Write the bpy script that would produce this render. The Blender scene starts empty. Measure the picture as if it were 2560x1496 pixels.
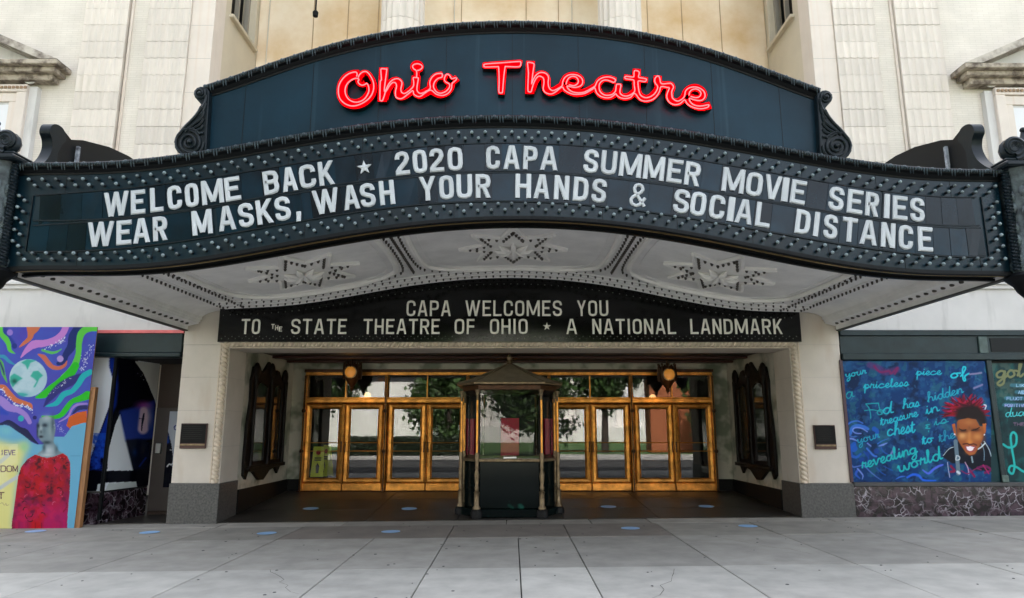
import bpy, bmesh, math, random
import numpy as np
from math import radians, sin, cos, tan, pi, atan2, sqrt
from mathutils import Vector, Matrix

random.seed(7); rng = np.random.default_rng(7)
S = bpy.context.scene
COL = S.collection

# ------------------------------------------------------------------ camera, sky, sun, exposure
FPX, PITCH, CY, CZ = 1700.0, radians(10.9), -12.92, 1.62
cam = bpy.data.cameras.new('camera'); camo = bpy.data.objects.new('camera', cam); COL.objects.link(camo)
camo.location = (0, CY, CZ); camo.rotation_euler = (pi/2 + PITCH, 0, 0)
cam.sensor_width = 36; cam.lens = 36*FPX/2560; cam.clip_start = .05; cam.clip_end = 2000
S.camera = camo

SUN_EL = radians(50)
w = bpy.data.worlds.new('World'); S.world = w; w.use_nodes = True
nt = w.node_tree; nt.nodes.clear()
sky = nt.nodes.new('ShaderNodeTexSky'); sky.sky_type = 'NISHITA'; sky.sun_disc = False
sky.sun_elevation = SUN_EL; sky.sun_rotation = 0.0; sky.air_density = 1.0; sky.dust_density = 4.0; sky.ozone_density = 0.6
bg = nt.nodes.new('ShaderNodeBackground'); bg.inputs[1].default_value = 0.15
wo = nt.nodes.new('ShaderNodeOutputWorld')
hz = nt.nodes.new('ShaderNodeHueSaturation'); hz.inputs['Saturation'].default_value = 0.42   # thin high haze whitens the blue
nt.links.new(sky.outputs[0], hz.inputs['Color']); nt.links.new(hz.outputs[0], bg.inputs[0]); nt.links.new(bg.outputs[0], wo.inputs[0])
sl = bpy.data.lights.new('sun', 'SUN'); sl.energy = 4.0; sl.angle = radians(0.53); sl.color = (1, .95, .87)
so = bpy.data.objects.new('sun', sl); COL.objects.link(so)
so.rotation_euler = (-(pi/2 - SUN_EL), 0, 0)      # the sun stands behind the theatre
S.view_settings.view_transform = 'Standard'; S.view_settings.look = 'None'
S.view_settings.gamma = 1.0; S.view_settings.use_curve_mapping = False
S.view_settings.exposure = 2.52

# ------------------------------------------------------------------ survey helpers: a traced photo point put back on a real plane
CP, SP = cos(PITCH), sin(PITCH)
def ray(u, v):
    a = (u-1280)/FPX; b = (748-v)/FPX
    return Vector((a, CP - b*SP, SP + b*CP))
def W(u, v, Y):
    d = ray(u, v); t = (Y-CY)/d.y
    return (d.x*t, CZ + d.z*t)
def WX(u, v, X):
    d = ray(u, v); t = X/d.x
    return (CY + d.y*t, CZ + d.z*t)
def proj(x, y, z):
    dy = y-CY; dz = z-CZ
    dep = dy*CP + dz*SP
    return 1280 + FPX*x/dep, 748 - FPX*(dz*CP - dy*SP)/dep
SL = .0097                        # the pavement climbs to the right
def gz(x): return SL*x
def G(u, v):
    d = ray(u, v); t = CZ/(SL*d.x - d.z)
    return (d.x*t, CY + d.y*t)

# ------------------------------------------------------------------ materials
def srgb(r, g, b):
    f = lambda c: ((c/255)/12.92 if c/255 <= .04045 else (((c/255)+.055)/1.055)**2.4)
    return (f(r), f(g), f(b))
def mat(name, col, rough=.6, metal=0., var=0., vscale=3., bump=0., bscale=40., spec=.5, rnd=0., col2=None, stretch=None,
        coat=0., emis=None, estr=0., detail=6., lo=.35, hi=.65, rvar=0.):
    m = bpy.data.materials.new(name); m.use_nodes = True
    n = m.node_tree.nodes; L = m.node_tree.links
    p = n['Principled BSDF']
    p.inputs['Base Color'].default_value = (*col, 1); p.inputs['Roughness'].default_value = rough
    p.inputs['Metallic'].default_value = metal; p.inputs['Specular IOR Level'].default_value = spec
    if coat: p.inputs['Coat Weight'].default_value = coat; p.inputs['Coat Roughness'].default_value = .06
    if emis: p.inputs['Emission Color'].default_value = (*emis, 1); p.inputs['Emission Strength'].default_value = estr
    geo = n.new('ShaderNodeNewGeometry'); vec = geo.outputs['Position']
    if stretch:
        mp = n.new('ShaderNodeMapping'); mp.inputs['Scale'].default_value = stretch
        L.new(vec, mp.inputs[0]); vec = mp.outputs[0]
    out = None
    if var or col2:
        no = n.new('ShaderNodeTexNoise'); no.inputs['Scale'].default_value = vscale; no.inputs['Detail'].default_value = detail
        no.inputs['Roughness'].default_value = .6
        L.new(vec, no.inputs['Vector'])
        mr = n.new('ShaderNodeMapRange'); mr.inputs[1].default_value = lo; mr.inputs[2].default_value = hi
        L.new(no.outputs[0], mr.inputs[0])
        mx = n.new('ShaderNodeMix'); mx.data_type = 'RGBA'
        c2 = col2 if col2 else tuple(c*(1-var) for c in col)
        mx.inputs[6].default_value = (*col, 1); mx.inputs[7].default_value = (*c2, 1)
        L.new(mr.outputs[0], mx.inputs[0]); out = mx.outputs[2]
        if rvar:
            m2 = n.new('ShaderNodeMapRange'); m2.inputs[3].default_value = rough-rvar; m2.inputs[4].default_value = rough+rvar
            L.new(no.outputs[0], m2.inputs[0]); L.new(m2.outputs[0], p.inputs['Roughness'])
    if rnd:
        oi = n.new('ShaderNodeObjectInfo'); hs = n.new('ShaderNodeHueSaturation')
        mr = n.new('ShaderNodeMapRange'); mr.inputs[3].default_value = 1-rnd; mr.inputs[4].default_value = 1+rnd
        L.new(oi.outputs['Random'], mr.inputs[0]); L.new(mr.outputs[0], hs.inputs['Value'])
        if out: L.new(out, hs.inputs['Color'])
        else: hs.inputs['Color'].default_value = (*col, 1)
        out = hs.outputs[0]
    if out: L.new(out, p.inputs['Base Color'])
    if bump:
        nb = n.new('ShaderNodeTexNoise'); nb.inputs['Scale'].default_value = bscale; nb.inputs['Detail'].default_value = 5
        L.new(vec, nb.inputs['Vector'])
        b = n.new('ShaderNodeBump'); b.inputs['Strength'].default_value = bump; b.inputs['Distance'].default_value = .02
        L.new(nb.outputs[0], b.inputs['Height']); L.new(b.outputs[0], p.inputs['Normal'])
    return m

def streaks(m, col, scale=(6, 6, .35), lo=.56, hi=.75, amt=.6, vs=1.5):
    """vertical rain streaks / stains mixed over whatever feeds the base colour"""
    n = m.node_tree.nodes; L = m.node_tree.links; p = n['Principled BSDF']
    geo = n.new('ShaderNodeNewGeometry'); mp = n.new('ShaderNodeMapping'); mp.inputs['Scale'].default_value = scale
    no = n.new('ShaderNodeTexNoise'); no.inputs['Scale'].default_value = vs; no.inputs['Detail'].default_value = 4
    mr = n.new('ShaderNodeMapRange'); mr.inputs[1].default_value = lo; mr.inputs[2].default_value = hi; mr.inputs[4].default_value = amt
    mx = n.new('ShaderNodeMix'); mx.data_type = 'RGBA'; mx.inputs[7].default_value = (*col, 1)
    L.new(geo.outputs['Position'], mp.inputs[0]); L.new(mp.outputs[0], no.inputs['Vector']); L.new(no.outputs[0], mr.inputs[0])
    L.new(mr.outputs[0], mx.inputs[0])
    bc = p.inputs['Base Color']
    if bc.links: L.new(bc.links[0].from_socket, mx.inputs[6])
    else: mx.inputs[6].default_value = bc.default_value
    L.new(mx.outputs[2], bc)
    return m

M = {}
M['terra'] = streaks(mat('glazed terracotta', (.66, .59, .505), .45, var=.12, vscale=2, bump=.05, rnd=.07, stretch=(5, 5, .6)), (.62, .51, .42), (4, 4, .2), .60, .85, .35)
M['terrajoint'] = mat('terracotta joint', (.57, .51, .44), .8)
M['stripstone'] = streaks(mat('pale pilaster edge stone', (.68, .60, .52), .6, var=.08, vscale=2, bump=.05), (.60, .45, .34), (8, 8, .15), .55, .8, .6)
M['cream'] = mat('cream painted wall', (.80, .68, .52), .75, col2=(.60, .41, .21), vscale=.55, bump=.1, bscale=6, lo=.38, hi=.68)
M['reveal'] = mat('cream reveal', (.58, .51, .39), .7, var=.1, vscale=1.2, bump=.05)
M['stone'] = streaks(mat('limestone wall', (.62, .60, .57), .7, var=.10, vscale=1.2, bump=.08), (.30, .29, .27), (3, 3, .5), .56, .78, .55)
M['pier'] = streaks(mat('limestone pier', (.59, .53, .455), .65, var=.12, vscale=1.5, bump=.08), (.42, .31, .21), (1.6, 1.6, .45), .56, .78, .6)
M['joint'] = mat('mortar joint', (.33, .31, .28), .9)
M['granite'] = mat('grey granite', (.085, .083, .078), .45, col2=(.035, .035, .034), vscale=28, detail=8, bump=.03, bscale=200, lo=.38, hi=.62)
M['dkgranite'] = mat('black granite', (.008, .008, .008), .5, spec=.15)
M['paint'] = streaks(mat('blue black marquee paint', (.0036, .0185, .029), .30, var=.45, vscale=.8, bump=.025, bscale=3, spec=.30, rvar=.12), (.018, .050, .072), (7, 7, .12), .62, .8, .35)
M['arch'] = streaks(mat('dark blue arch panel paint', (.0060, .029, .048), .34, var=.45, vscale=.8, bump=.025, bscale=3, spec=.18, rvar=.12), (.035, .075, .10), (5, 5, .10), .62, .8, .55)
M['lip'] = mat('black enamel', (.002, .003, .004), .5, spec=.2)
M['ornament'] = mat('blue black cast metal', (.004, .010, .014), .38, var=.3, vscale=8, spec=.25, bump=.05, bscale=20)
M['beadm'] = mat('weathered blue grey bead', (.028, .050, .062), .35, var=.5, vscale=8, spec=.4)
M['patina'] = mat('pale patinated metal', (.085, .115, .12), .5, col2=(.012, .02, .025), vscale=9, bump=.3, bscale=18)
M['tile'] = mat('dark letter tile', (.003, .017, .029), .17, var=.5, vscale=2.5, spec=.26, rnd=.6, bump=.02, bscale=2.5)
M['letter'] = mat('white plastic letter', (.50, .53, .545), .4, rnd=.07, var=.10, vscale=6)
M['bulb'] = mat('dusty glass bulb', (.13, .17, .18), .22, spec=.6, rnd=.55)
M['socket'] = mat('dark bulb socket', (.004, .006, .008), .5)
M['gold'] = mat('gold strip', (.55, .40, .18), .4, metal=.8)
M['neon'] = mat('lit neon tube', (.9, .1, .1), .4, emis=(1, .030, .034), estr=1.5)
M['red'] = mat('red painted channel letter', (.75, .0, .004), .5, spec=0.)
M['redside'] = mat('channel letter return', (.004, .003, .004), .6)
M['soffit'] = mat('soffit plaster', (.81, .795, .775), .7, var=.15, vscale=2.5, bump=.03)
M['soffitroll'] = mat('soffit moulding plaster', (.84, .82, .78), .6, var=.08, vscale=4)
M['sofsock'] = mat('unlit soffit bulb', (.045, .038, .03), .35)
M['beam'] = mat('canopy beam stone colour', (.58, .555, .52), .7, var=.2, vscale=3)
M['blackglass'] = mat('black sign face', (.004, .004, .004), .12, spec=.4, rnd=.2)
M['rope'] = mat('carved rope stone', (.62, .52, .40), .6, var=.2, vscale=5)
M['marble'] = mat('veined cream marble', (.46, .44, .37), .3, col2=(.16, .18, .13), vscale=1.3, detail=3, lo=.48, hi=.6)
M['ceil'] = mat('dark vestibule ceiling', (.016, .007, .005), .4)
M['bronze'] = mat('polished bronze', (.80, .345, .065), .36, metal=.72, var=.5, vscale=5, rvar=.14)
M['bronzed'] = mat('dark aged bronze', (.07, .028, .010), .4, metal=.6, var=.5, vscale=9)
M['patbronze'] = mat('weathered bronze', (.26, .19, .11), .45, metal=.7, var=.5, vscale=9)
M['wooddk'] = mat('carved dark walnut', (.006, .003, .002), .5, spec=.2, var=.4, vscale=8, bump=.4, bscale=40)
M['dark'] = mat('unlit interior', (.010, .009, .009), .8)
M['gmarble'] = mat('dark green marble', (.003, .006, .006), .12, col2=(.015, .08, .06), vscale=2.2, lo=.66, hi=.74, spec=.15, detail=3)
M['pave'] = mat('broom finished concrete', (.36, .355, .345), .75, var=.26, vscale=1.4, bump=.12, bscale=160, rnd=.13)
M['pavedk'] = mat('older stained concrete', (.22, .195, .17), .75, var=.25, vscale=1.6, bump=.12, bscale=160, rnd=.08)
for _i, _c in enumerate(((.33, .31, .27), (.29, .275, .24), (.345, .33, .295), (.47, .455, .41))): M['pave%d' % _i] = mat('weathered concrete with row shade', _c, .75, var=.24, vscale=2.4, detail=15, bump=.12, bscale=160, rnd=.12)  # inner rows darker, front row lighter: marquee shade put into the slab colour
M['pavejoint'] = mat('dirty pavement joint', (.045, .043, .04), .95)
M['vestfloor'] = mat('vestibule terrazzo', (.046, .042, .036), .4, col2=(.020, .017, .014), vscale=1.3)
M['asphalt'] = mat('asphalt', (.05, .05, .05), .85, var=.3, vscale=2, bump=.2, bscale=150)
M['grass'] = mat('lawn', (.06, .14, .025), .9, var=.4, vscale=3)
M['leaf'] = mat('tree leaves', (.05, .11, .02), .6, var=.5, vscale=1.5)
M['bark'] = mat('bark', (.06, .045, .035), .9, var=.3, vscale=6)
M['statehouse'] = mat('pale limestone', (.80, .78, .75), .7, var=.06, vscale=.4)
M['brickred'] = mat('orange brick', (.42, .13, .05), .8, var=.2, vscale=4)
M['greenpaint'] = mat('dark green grey shopfront paint', (.010, .026, .031), .35, var=.4, vscale=3, spec=.3)
M['blackpaint'] = mat('black shopfront frame', (.003, .004, .005), .45, spec=.2)
M['pink'] = mat('pink flashing', (.80, .16, .16), .5, var=.2, vscale=7)
M['lumber'] = mat('construction lumber', (.36, .17, .065), .7, var=.4, vscale=3, stretch=(14, 14, .8))
M['darkdoor'] = mat('brown grey metal door', (.045, .035, .032), .35)
M['steel'] = mat('brushed steel', (.55, .56, .58), .3, metal=1.)
M['white'] = mat('white paint', (.70, .70, .70), .5)
M['sticker'] = mat('blue floor sticker', (.30, .52, .80), .45, var=.18, vscale=6)
M['yellow'] = mat('yellow plastic', (.80, .88, .01), .4, emis=None)
M['signred'] = mat('red print', (.6, .03, .02), .5)
M['signblk'] = mat('black print', (.01, .01, .01), .5)
M['amber'] = mat('lit amber lamp glass', (.30, .12, .02), .3, emis=(1, .40, .06), estr=.05)
M['wire'] = mat('conduit', (.55, .5, .42), .5)
M['banner'] = mat('crimson banner', (.55, .006, .045), .6, var=.2, vscale=2)

def marble_tile():
    m = bpy.data.materials.new('burgundy veined marble'); m.use_nodes = True
    n = m.node_tree.nodes; L = m.node_tree.links; p = n['Principled BSDF']; p.inputs['Roughness'].default_value = .2
    geo = n.new('ShaderNodeNewGeometry')
    n0 = n.new('ShaderNodeTexNoise'); n0.inputs['Scale'].default_value = 5; n0.inputs['Detail'].default_value = 3
    L.new(geo.outputs['Position'], n0.inputs['Vector'])
    ad = n.new('ShaderNodeVectorMath'); ad.operation = 'MULTIPLY_ADD'; ad.inputs[1].default_value = (.32, .32, .32)
    L.new(n0.outputs['Color'], ad.inputs[0]); L.new(geo.outputs['Position'], ad.inputs[2])
    vo = n.new('ShaderNodeTexVoronoi'); vo.feature = 'DISTANCE_TO_EDGE'; vo.inputs['Scale'].default_value = 6.5
    L.new(ad.outputs[0], vo.inputs['Vector'])
    r = n.new('ShaderNodeMapRange'); r.inputs[1].default_value = .0; r.inputs[2].default_value = .07; r.inputs[3].default_value = 1; r.inputs[4].default_value = 0
    L.new(vo.outputs['Distance'], r.inputs[0])
    n1 = n.new('ShaderNodeTexNoise'); n1.inputs['Scale'].default_value = 3.2
    L.new(geo.outputs['Position'], n1.inputs['Vector'])
    r1 = n.new('ShaderNodeMapRange'); r1.inputs[1].default_value = .4; r1.inputs[2].default_value = .62; L.new(n1.outputs[0], r1.inputs[0])
    mu = n.new('ShaderNodeMath'); mu.operation = 'MULTIPLY'; L.new(r.outputs[0], mu.inputs[0]); L.new(r1.outputs[0], mu.inputs[1])
    mx0 = n.new('ShaderNodeMix'); mx0.data_type = 'RGBA'; mx0.inputs[6].default_value = (.006, .003, .005, 1); mx0.inputs[7].default_value = (.060, .034, .048, 1)
    n2 = n.new('ShaderNodeTexNoise'); n2.inputs['Scale'].default_value = 7; n2.inputs['Detail'].default_value = 5
    L.new(ad.outputs[0], n2.inputs['Vector'])
    r2 = n.new('ShaderNodeMapRange'); r2.inputs[1].default_value = .42; r2.inputs[2].default_value = .66; L.new(n2.outputs[0], r2.inputs[0])
    L.new(r2.outputs[0], mx0.inputs[0])
    mx = n.new('ShaderNodeMix'); mx.data_type = 'RGBA'; mx.inputs[7].default_value = (.36, .33, .37, 1)
    L.new(mx0.outputs[2], mx.inputs[6]); L.new(mu.outputs[0], mx.inputs[0]); L.new(mx.outputs[2], p.inputs['Base Color'])
    return m
M['vmarble'] = marble_tile()

def glass_mat(name, ior=1.6, tint=(.8, .85, .85), rough=0.0):
    m = bpy.data.materials.new(name); m.use_nodes = True
    n = m.node_tree.nodes; L = m.node_tree.links; n.clear()
    o = n.new('ShaderNodeOutputMaterial'); mx = n.new('ShaderNodeMixShader'); fr = n.new('ShaderNodeFresnel'); fr.inputs[0].default_value = ior
    t = n.new('ShaderNodeBsdfTransparent'); t.inputs[0].default_value = (*tint, 1)
    g = n.new('ShaderNodeBsdfGlossy'); g.inputs['Roughness'].default_value = rough
    L.new(fr.outputs[0], mx.inputs[0]); L.new(t.outputs[0], mx.inputs[1]); L.new(g.outputs[0], mx.inputs[2]); L.new(mx.outputs[0], o.inputs[0])
    return m
M['glass'] = glass_mat('door glass', 1.66, (.85, .86, .86))
M['boothglass'] = glass_mat('booth glass', 1.6, (.8, .85, .85))

def brick_mat(name, c1, c2, mortar, bw=.21, rh=.033, rot=False):
    m = bpy.data.materials.new(name); m.use_nodes = True
    n = m.node_tree.nodes; L = m.node_tree.links; p = n['Principled BSDF']; p.inputs['Roughness'].default_value = .65
    geo = n.new('ShaderNodeNewGeometry'); sx = n.new('ShaderNodeSeparateXYZ'); cx = n.new('ShaderNodeCombineXYZ')
    L.new(geo.outputs['Position'], sx.inputs[0]); L.new(sx.outputs[0], cx.inputs[0]); L.new(sx.outputs[2], cx.inputs[1])
    b = n.new('ShaderNodeTexBrick'); b.inputs['Color1'].default_value = (*c1, 1); b.inputs['Color2'].default_value = (*c2, 1)
    b.inputs['Mortar'].default_value = (*mortar, 1); b.inputs['Scale'].default_value = 1
    b.inputs['Brick Width'].default_value = bw; b.inputs['Row Height'].default_value = rh; b.inputs['Mortar Size'].default_value = .0045
    L.new(cx.outputs[0], b.inputs['Vector']); 
    no = n.new('ShaderNodeTexNoise'); no.inputs['Scale'].default_value = 1.3; L.new(geo.outputs['Position'], no.inputs['Vector'])
    hs = n.new('ShaderNodeHueSaturation'); mr = n.new('ShaderNodeMapRange'); mr.inputs[1].default_value = .3; mr.inputs[2].default_value = .7; mr.inputs[3].default_value = .9; mr.inputs[4].default_value = 1.08
    L.new(no.outputs[0], mr.inputs[0]); L.new(mr.outputs[0], hs.inputs['Value']); L.new(b.outputs[0], hs.inputs['Color'])
    L.new(hs.outputs[0], p.inputs['Base Color'])
    bu = n.new('ShaderNodeBump'); bu.inputs['Strength'].default_value = .4; bu.inputs['Distance'].default_value = .006; bu.invert = True
    L.new(b.outputs['Fac'], bu.inputs['Height']); L.new(bu.outputs[0], p.inputs['Normal'])
    return m
M['brick'] = brick_mat('cream face brick', (.68, .625, .545), (.65, .595, .515), (.58, .525, .45), .24, .050)

# ------------------------------------------------------------------ mesh helpers
def link(name, me, m=None, parent=None):
    o = bpy.data.objects.new(name, me); COL.objects.link(o)
    if m is not None and not me.materials: me.materials.append(m)
    if parent: o.parent = parent
    return o
def inst(o, loc=(0, 0, 0), rot=None, scale=None, parent=None):
    c = o.copy(); COL.objects.link(c); c.location = loc
    if rot: c.rotation_euler = rot
    if scale: c.scale = scale
    c.parent = parent if parent else o.parent
    return c
class MB:
    def __init__(s): s.v = []; s.f = []; s.mi = []; s.cur = 0
    def add(s, vs, fs):
        b = len(s.v); s.v += [tuple(p) for p in vs]; s.f += [tuple(i+b for i in f) for f in fs]; s.mi += [s.cur]*len(fs)
        return s
    def box(s, x0, x1, y0, y1, z0, z1, sl=0., ch=0.):
        if ch:
            # box with chamfered edges
            bm = bmesh.new(); bmesh.ops.create_cube(bm, size=1)
            for q in bm.verts: q.co = Vector(((x0+x1)/2+q.co.x*(x1-x0), (y0+y1)/2+q.co.y*(y1-y0), (z0+z1)/2+q.co.z*(z1-z0)))
            bmesh.ops.bevel(bm, geom=bm.edges[:], offset=ch, segments=1, affect='EDGES')
            vs = [(q.co.x, q.co.y, q.co.z+sl*q.co.x) for q in bm.verts]; bm.verts.index_update()
            fs = [tuple(q.index for q in f.verts) for f in bm.faces]; bm.free()
            return s.add(vs, fs)
        P = [(x0, y0, z0), (x1, y0, z0), (x1, y1, z0), (x0, y1, z0), (x0, y0, z1), (x1, y0, z1), (x1, y1, z1), (x0, y1, z1)]
        P = [(a, b, c+sl*a) for a, b, c in P]
        return s.add(P, [(0, 3, 2, 1), (4, 5, 6, 7), (0, 1, 5, 4), (1, 2, 6, 5), (2, 3, 7, 6), (3, 0, 4, 7)])
    def prism(s, poly, y0, y1):                    # poly of (x,z), front at y0
        n = len(poly)
        P = [(a, y0, b) for a, b in poly]+[(a, y1, b) for a, b in poly]
        return s.add(P, [tuple(range(n)), tuple(range(2*n-1, n-1, -1))]+[(i, i+n, (i+1) % n+n, (i+1) % n) for i in range(n)])
    def prismx(s, poly, x0, x1):                   # poly of (y,z)
        n = len(poly)
        P = [(x0, a, b) for a, b in poly]+[(x1, a, b) for a, b in poly]
        return s.add(P, [tuple(range(n)), tuple(range(2*n-1, n-1, -1))]+[(i, i+n, (i+1) % n+n, (i+1) % n) for i in range(n)])
    def prismz(s, poly, z0, z1):
        n = len(poly)
        P = [(a, b, z0) for a, b in poly]+[(a, b, z1) for a, b in poly]
        return s.add(P, [tuple(range(n)), tuple(range(2*n-1, n-1, -1))]+[(i, i+n, (i+1) % n+n, (i+1) % n) for i in range(n)])
    def tube(s, path, r, n=6, closed=False, caps=True):
        path = [Vector(p) for p in path]; N = len(path); vs = []; fs = []
        up = None
        for i, p in enumerate(path):
            a = path[(i-1) % N] if (closed or i > 0) else p
            b = path[(i+1) % N] if (closed or i < N-1) else p
            t = (b-a)
            if t.length < 1e-9: t = Vector((0, 0, 1))
            t.normalize()
            if up is None: up = Vector((0, 1, 0)) if abs(t.y) < .9 else Vector((0, 0, 1))
            u = (up - t*up.dot(t));
            if u.length < 1e-6: u = t.orthogonal()
            u.normalize(); up = u; w_ = t.cross(u)
            rr = r[i] if hasattr(r, '__len__') else r
            for k in range(n):
                an = 2*pi*k/n; vs.append(p+u*(cos(an)*rr)+w_*(sin(an)*rr))
        M_ = N if closed else N-1
        for i in range(M_):
            for k in range(n):
                a = i*n+k; b = i*n+(k+1) % n; j = (i+1) % N
                fs.append((a, b, j*n+(k+1) % n, j*n+k))
        if not closed and caps: fs += [tuple(range(n-1, -1, -1)), tuple((N-1)*n+k for k in range(n))]
        return s.add(vs, fs)
    def lathe(s, prof, c, n=16, ax='z'):           # prof of (r,h)
        vs = []; fs = []
        for r, h in prof:
            for k in range(n):
                a = 2*pi*k/n
                if ax == 'z': vs.append((c[0]+r*cos(a), c[1]+r*sin(a), c[2]+h))
                else: vs.append((c[0]+r*cos(a), c[1]+h, c[2]+r*sin(a)))
        for i in range(len(prof)-1):
            for k in range(n):
                fs.append((i*n+k, i*n+(k+1) % n, (i+1)*n+(k+1) % n, (i+1)*n+k))
        fs += [tuple(range(n-1, -1, -1)), tuple((len(prof)-1)*n+k for k in range(n))]
        return s.add(vs, fs)
    def sphere(s, c, r, n=8, m=5, sc=(1, 1, 1)):
        vs = []; fs = []
        for i in range(m+1):
            th = pi*i/m
            for k in range(n):
                a = 2*pi*k/n; vs.append((c[0]+r*sc[0]*sin(th)*cos(a), c[1]+r*sc[1]*sin(th)*sin(a), c[2]+r*sc[2]*cos(th)))
        for i in range(m):
            for k in range(n): fs.append((i*n+k, (i+1)*n+k, (i+1)*n+(k+1) % n, i*n+(k+1) % n))
        return s.add(vs, fs)
    def sweep(s, path, prof, closed_prof=True):    # path of (x,z) in a facade plane; prof of (n,y): n along the path normal
        P = [Vector((a, b)) for a, b in path]; N = len(P); vs = []; m = len(prof)
        for i, p in enumerate(P):
            t = (P[min(i+1, N-1)]-P[max(i-1, 0)]).normalized(); nn = Vector((-t.y, t.x))
            for a, y in prof: q = p+nn*a; vs.append((q.x, y, q.y))
        fs = []
        for i in range(N-1):
            for k in range(m if closed_prof else m-1):
                fs.append((i*m+k, i*m+(k+1) % m, (i+1)*m+(k+1) % m, (i+1)*m+k))
        if closed_prof: fs += [tuple(range(m-1, -1, -1)), tuple((N-1)*m+k for k in range(m))]
        return s.add(vs, fs)
    def build(s, name, m, parent=None, smooth=False, bev=0., fix=True):
        me = bpy.data.meshes.new(name); me.from_pydata(s.v, [], s.f)
        ms = m if isinstance(m, (list, tuple)) else [m]
        for q in ms: me.materials.append(q)
        if len(ms) > 1: me.polygons.foreach_set('material_index', s.mi)
        if fix:
            bm = bmesh.new(); bm.from_mesh(me); bmesh.ops.recalc_face_normals(bm, faces=bm.faces[:]); bm.to_mesh(me); bm.free()
        if smooth: me.polygons.foreach_set('use_smooth', [True]*len(me.polygons))
        me.update()
        o = link(name, me, None, parent)
        if smooth:
            try: me.set_sharp_from_angle(angle=radians(40))
            except Exception: pass
        if bev:
            b = o.modifiers.new('bevel', 'BEVEL'); b.width = bev; b.segments = 2; b.limit_method = 'ANGLE'; b.angle_limit = radians(40)
        return o
def thing(name, label, cat, loc=(0, 0, 0), group=None):
    o = bpy.data.objects.new(name, None); COL.objects.link(o); o.location = loc; o.empty_display_size = .2
    o['label'] = label; o['category'] = cat
    if group: o['group'] = group
    return o
def tag(o, label, cat, group=None):
    o['label'] = label; o['category'] = cat
    if group: o['group'] = group
    return o
def struct(o): o['kind'] = 'structure'; return o
def stuff(o): o['kind'] = 'stuff'; return o

def catmull(pts, k=4, closed=False):
    P = [Vector(p) for p in pts]; n = len(P); out = []
    rngn = n if closed else n-1
    for i in range(rngn):
        p0 = P[(i-1) % n] if closed or i > 0 else P[i]; p1 = P[i]; p2 = P[(i+1) % n]
        p3 = P[(i+2) % n] if closed or i+2 < n else p2
        for j in range(k):
            t = j/k
            out.append(.5*((2*p1)+(p2-p0)*t+(2*p0-5*p1+4*p2-p3)*t*t+(3*p1-p0-3*p2+p3)*t**3))
    if not closed: out.append(P[-1])
    return out

# ================================================================== GROUND
ROWY = [0.10, -.52, -1.95, -4.32, -6.9]
COLX = [-13.5, -11.6, -9.9, -8.3, -6.75, -5.17, -3.62, -2.12, -1.0, .095, .89, 2.5, 4.13, 5.62, 7.3, 9.0, 10.8, 13.5]
base = MB(); base.box(-40, 40, -7.05, 6.0, -.4, -.03, sl=SL)
pv = base.build('sidewalk', M['pavejoint']); struct(pv)
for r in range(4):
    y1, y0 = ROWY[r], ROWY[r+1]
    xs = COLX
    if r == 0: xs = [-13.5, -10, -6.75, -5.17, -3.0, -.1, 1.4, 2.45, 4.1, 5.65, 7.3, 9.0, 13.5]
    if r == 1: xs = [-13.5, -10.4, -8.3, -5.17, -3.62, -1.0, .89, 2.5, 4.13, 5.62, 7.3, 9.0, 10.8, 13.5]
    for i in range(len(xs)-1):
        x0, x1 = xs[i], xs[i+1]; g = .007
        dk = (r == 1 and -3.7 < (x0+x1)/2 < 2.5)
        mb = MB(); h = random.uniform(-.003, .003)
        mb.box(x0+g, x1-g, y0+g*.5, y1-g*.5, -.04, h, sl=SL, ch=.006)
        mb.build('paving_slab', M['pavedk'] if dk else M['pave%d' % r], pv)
# add gum spots as little discs
gum = MB()
for k in range(170):
    x = random.uniform(-9, 9); y = random.uniform(-6.2, -.3); r = random.uniform(.008, .022)
    gum.lathe([(r, 0), (r*.8, .004)], (x, y, gz(x)+.002), 7)
crk = MB()
for (x0, y0, x1, y1, n) in ((-2.9, -4.3, -2.2, -5.6, 9), (3.0, -2.0, 3.9, -3.6, 10), (-5.0, -2.2, -4.1, -2.0, 6), (1.9, -4.5, 1.2, -6.4, 9)):
    px_, py_ = x0, y0
    for q in range(n):
        nx_ = x0+(x1-x0)*(q+1)/n+random.uniform(-.05, .05); ny_ = y0+(y1-y0)*(q+1)/n+random.uniform(-.05, .05)
        d_ = Vector((nx_-px_, ny_-py_)).normalized(); w_ = random.uniform(.0015, .0035)
        crk.add([(px_-d_.y*w_, py_+d_.x*w_, gz(px_)+.0046), (px_+d_.y*w_, py_-d_.x*w_, gz(px_)+.0046), (nx_+d_.y*w_, ny_-d_.x*w_, gz(nx_)+.0046), (nx_-d_.y*w_, ny_+d_.x*w_, gz(nx_)+.0046)], [(0, 1, 2, 3)]); px_, py_ = nx_, ny_
stuff(crk.build('crack', M['pavejoint'], pv))
stuff(gum.build('gum_spot', mat('old chewing gum', (.05, .05, .05), .7), pv))
kb = MB(); kb.box(-40, 40, -7.25, -7.06, -.4, 0, sl=SL, ch=.02); struct(kb.build('kerb', M['pave']))
rd = MB(); rd.box(-150, 150, -22, -7.26, -.5, -.15); struct(rd.build('road', M['asphalt']))
fk = MB(); fk.box(-150, 150, -27, -22.01, -.5, 0); struct(fk.build('far_sidewalk', mat('sunlit concrete', (.42, .41, .39), .8, var=.1)))
lw = MB(); lw.box(-150, 150, -140, -27.01, -.5, .02); struct(lw.build('lawn', M['grass']))
gr = MB(); gr.box(-600, 600, -600, 600, -.9, -.55); struct(gr.build('ground', M['asphalt']))

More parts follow.
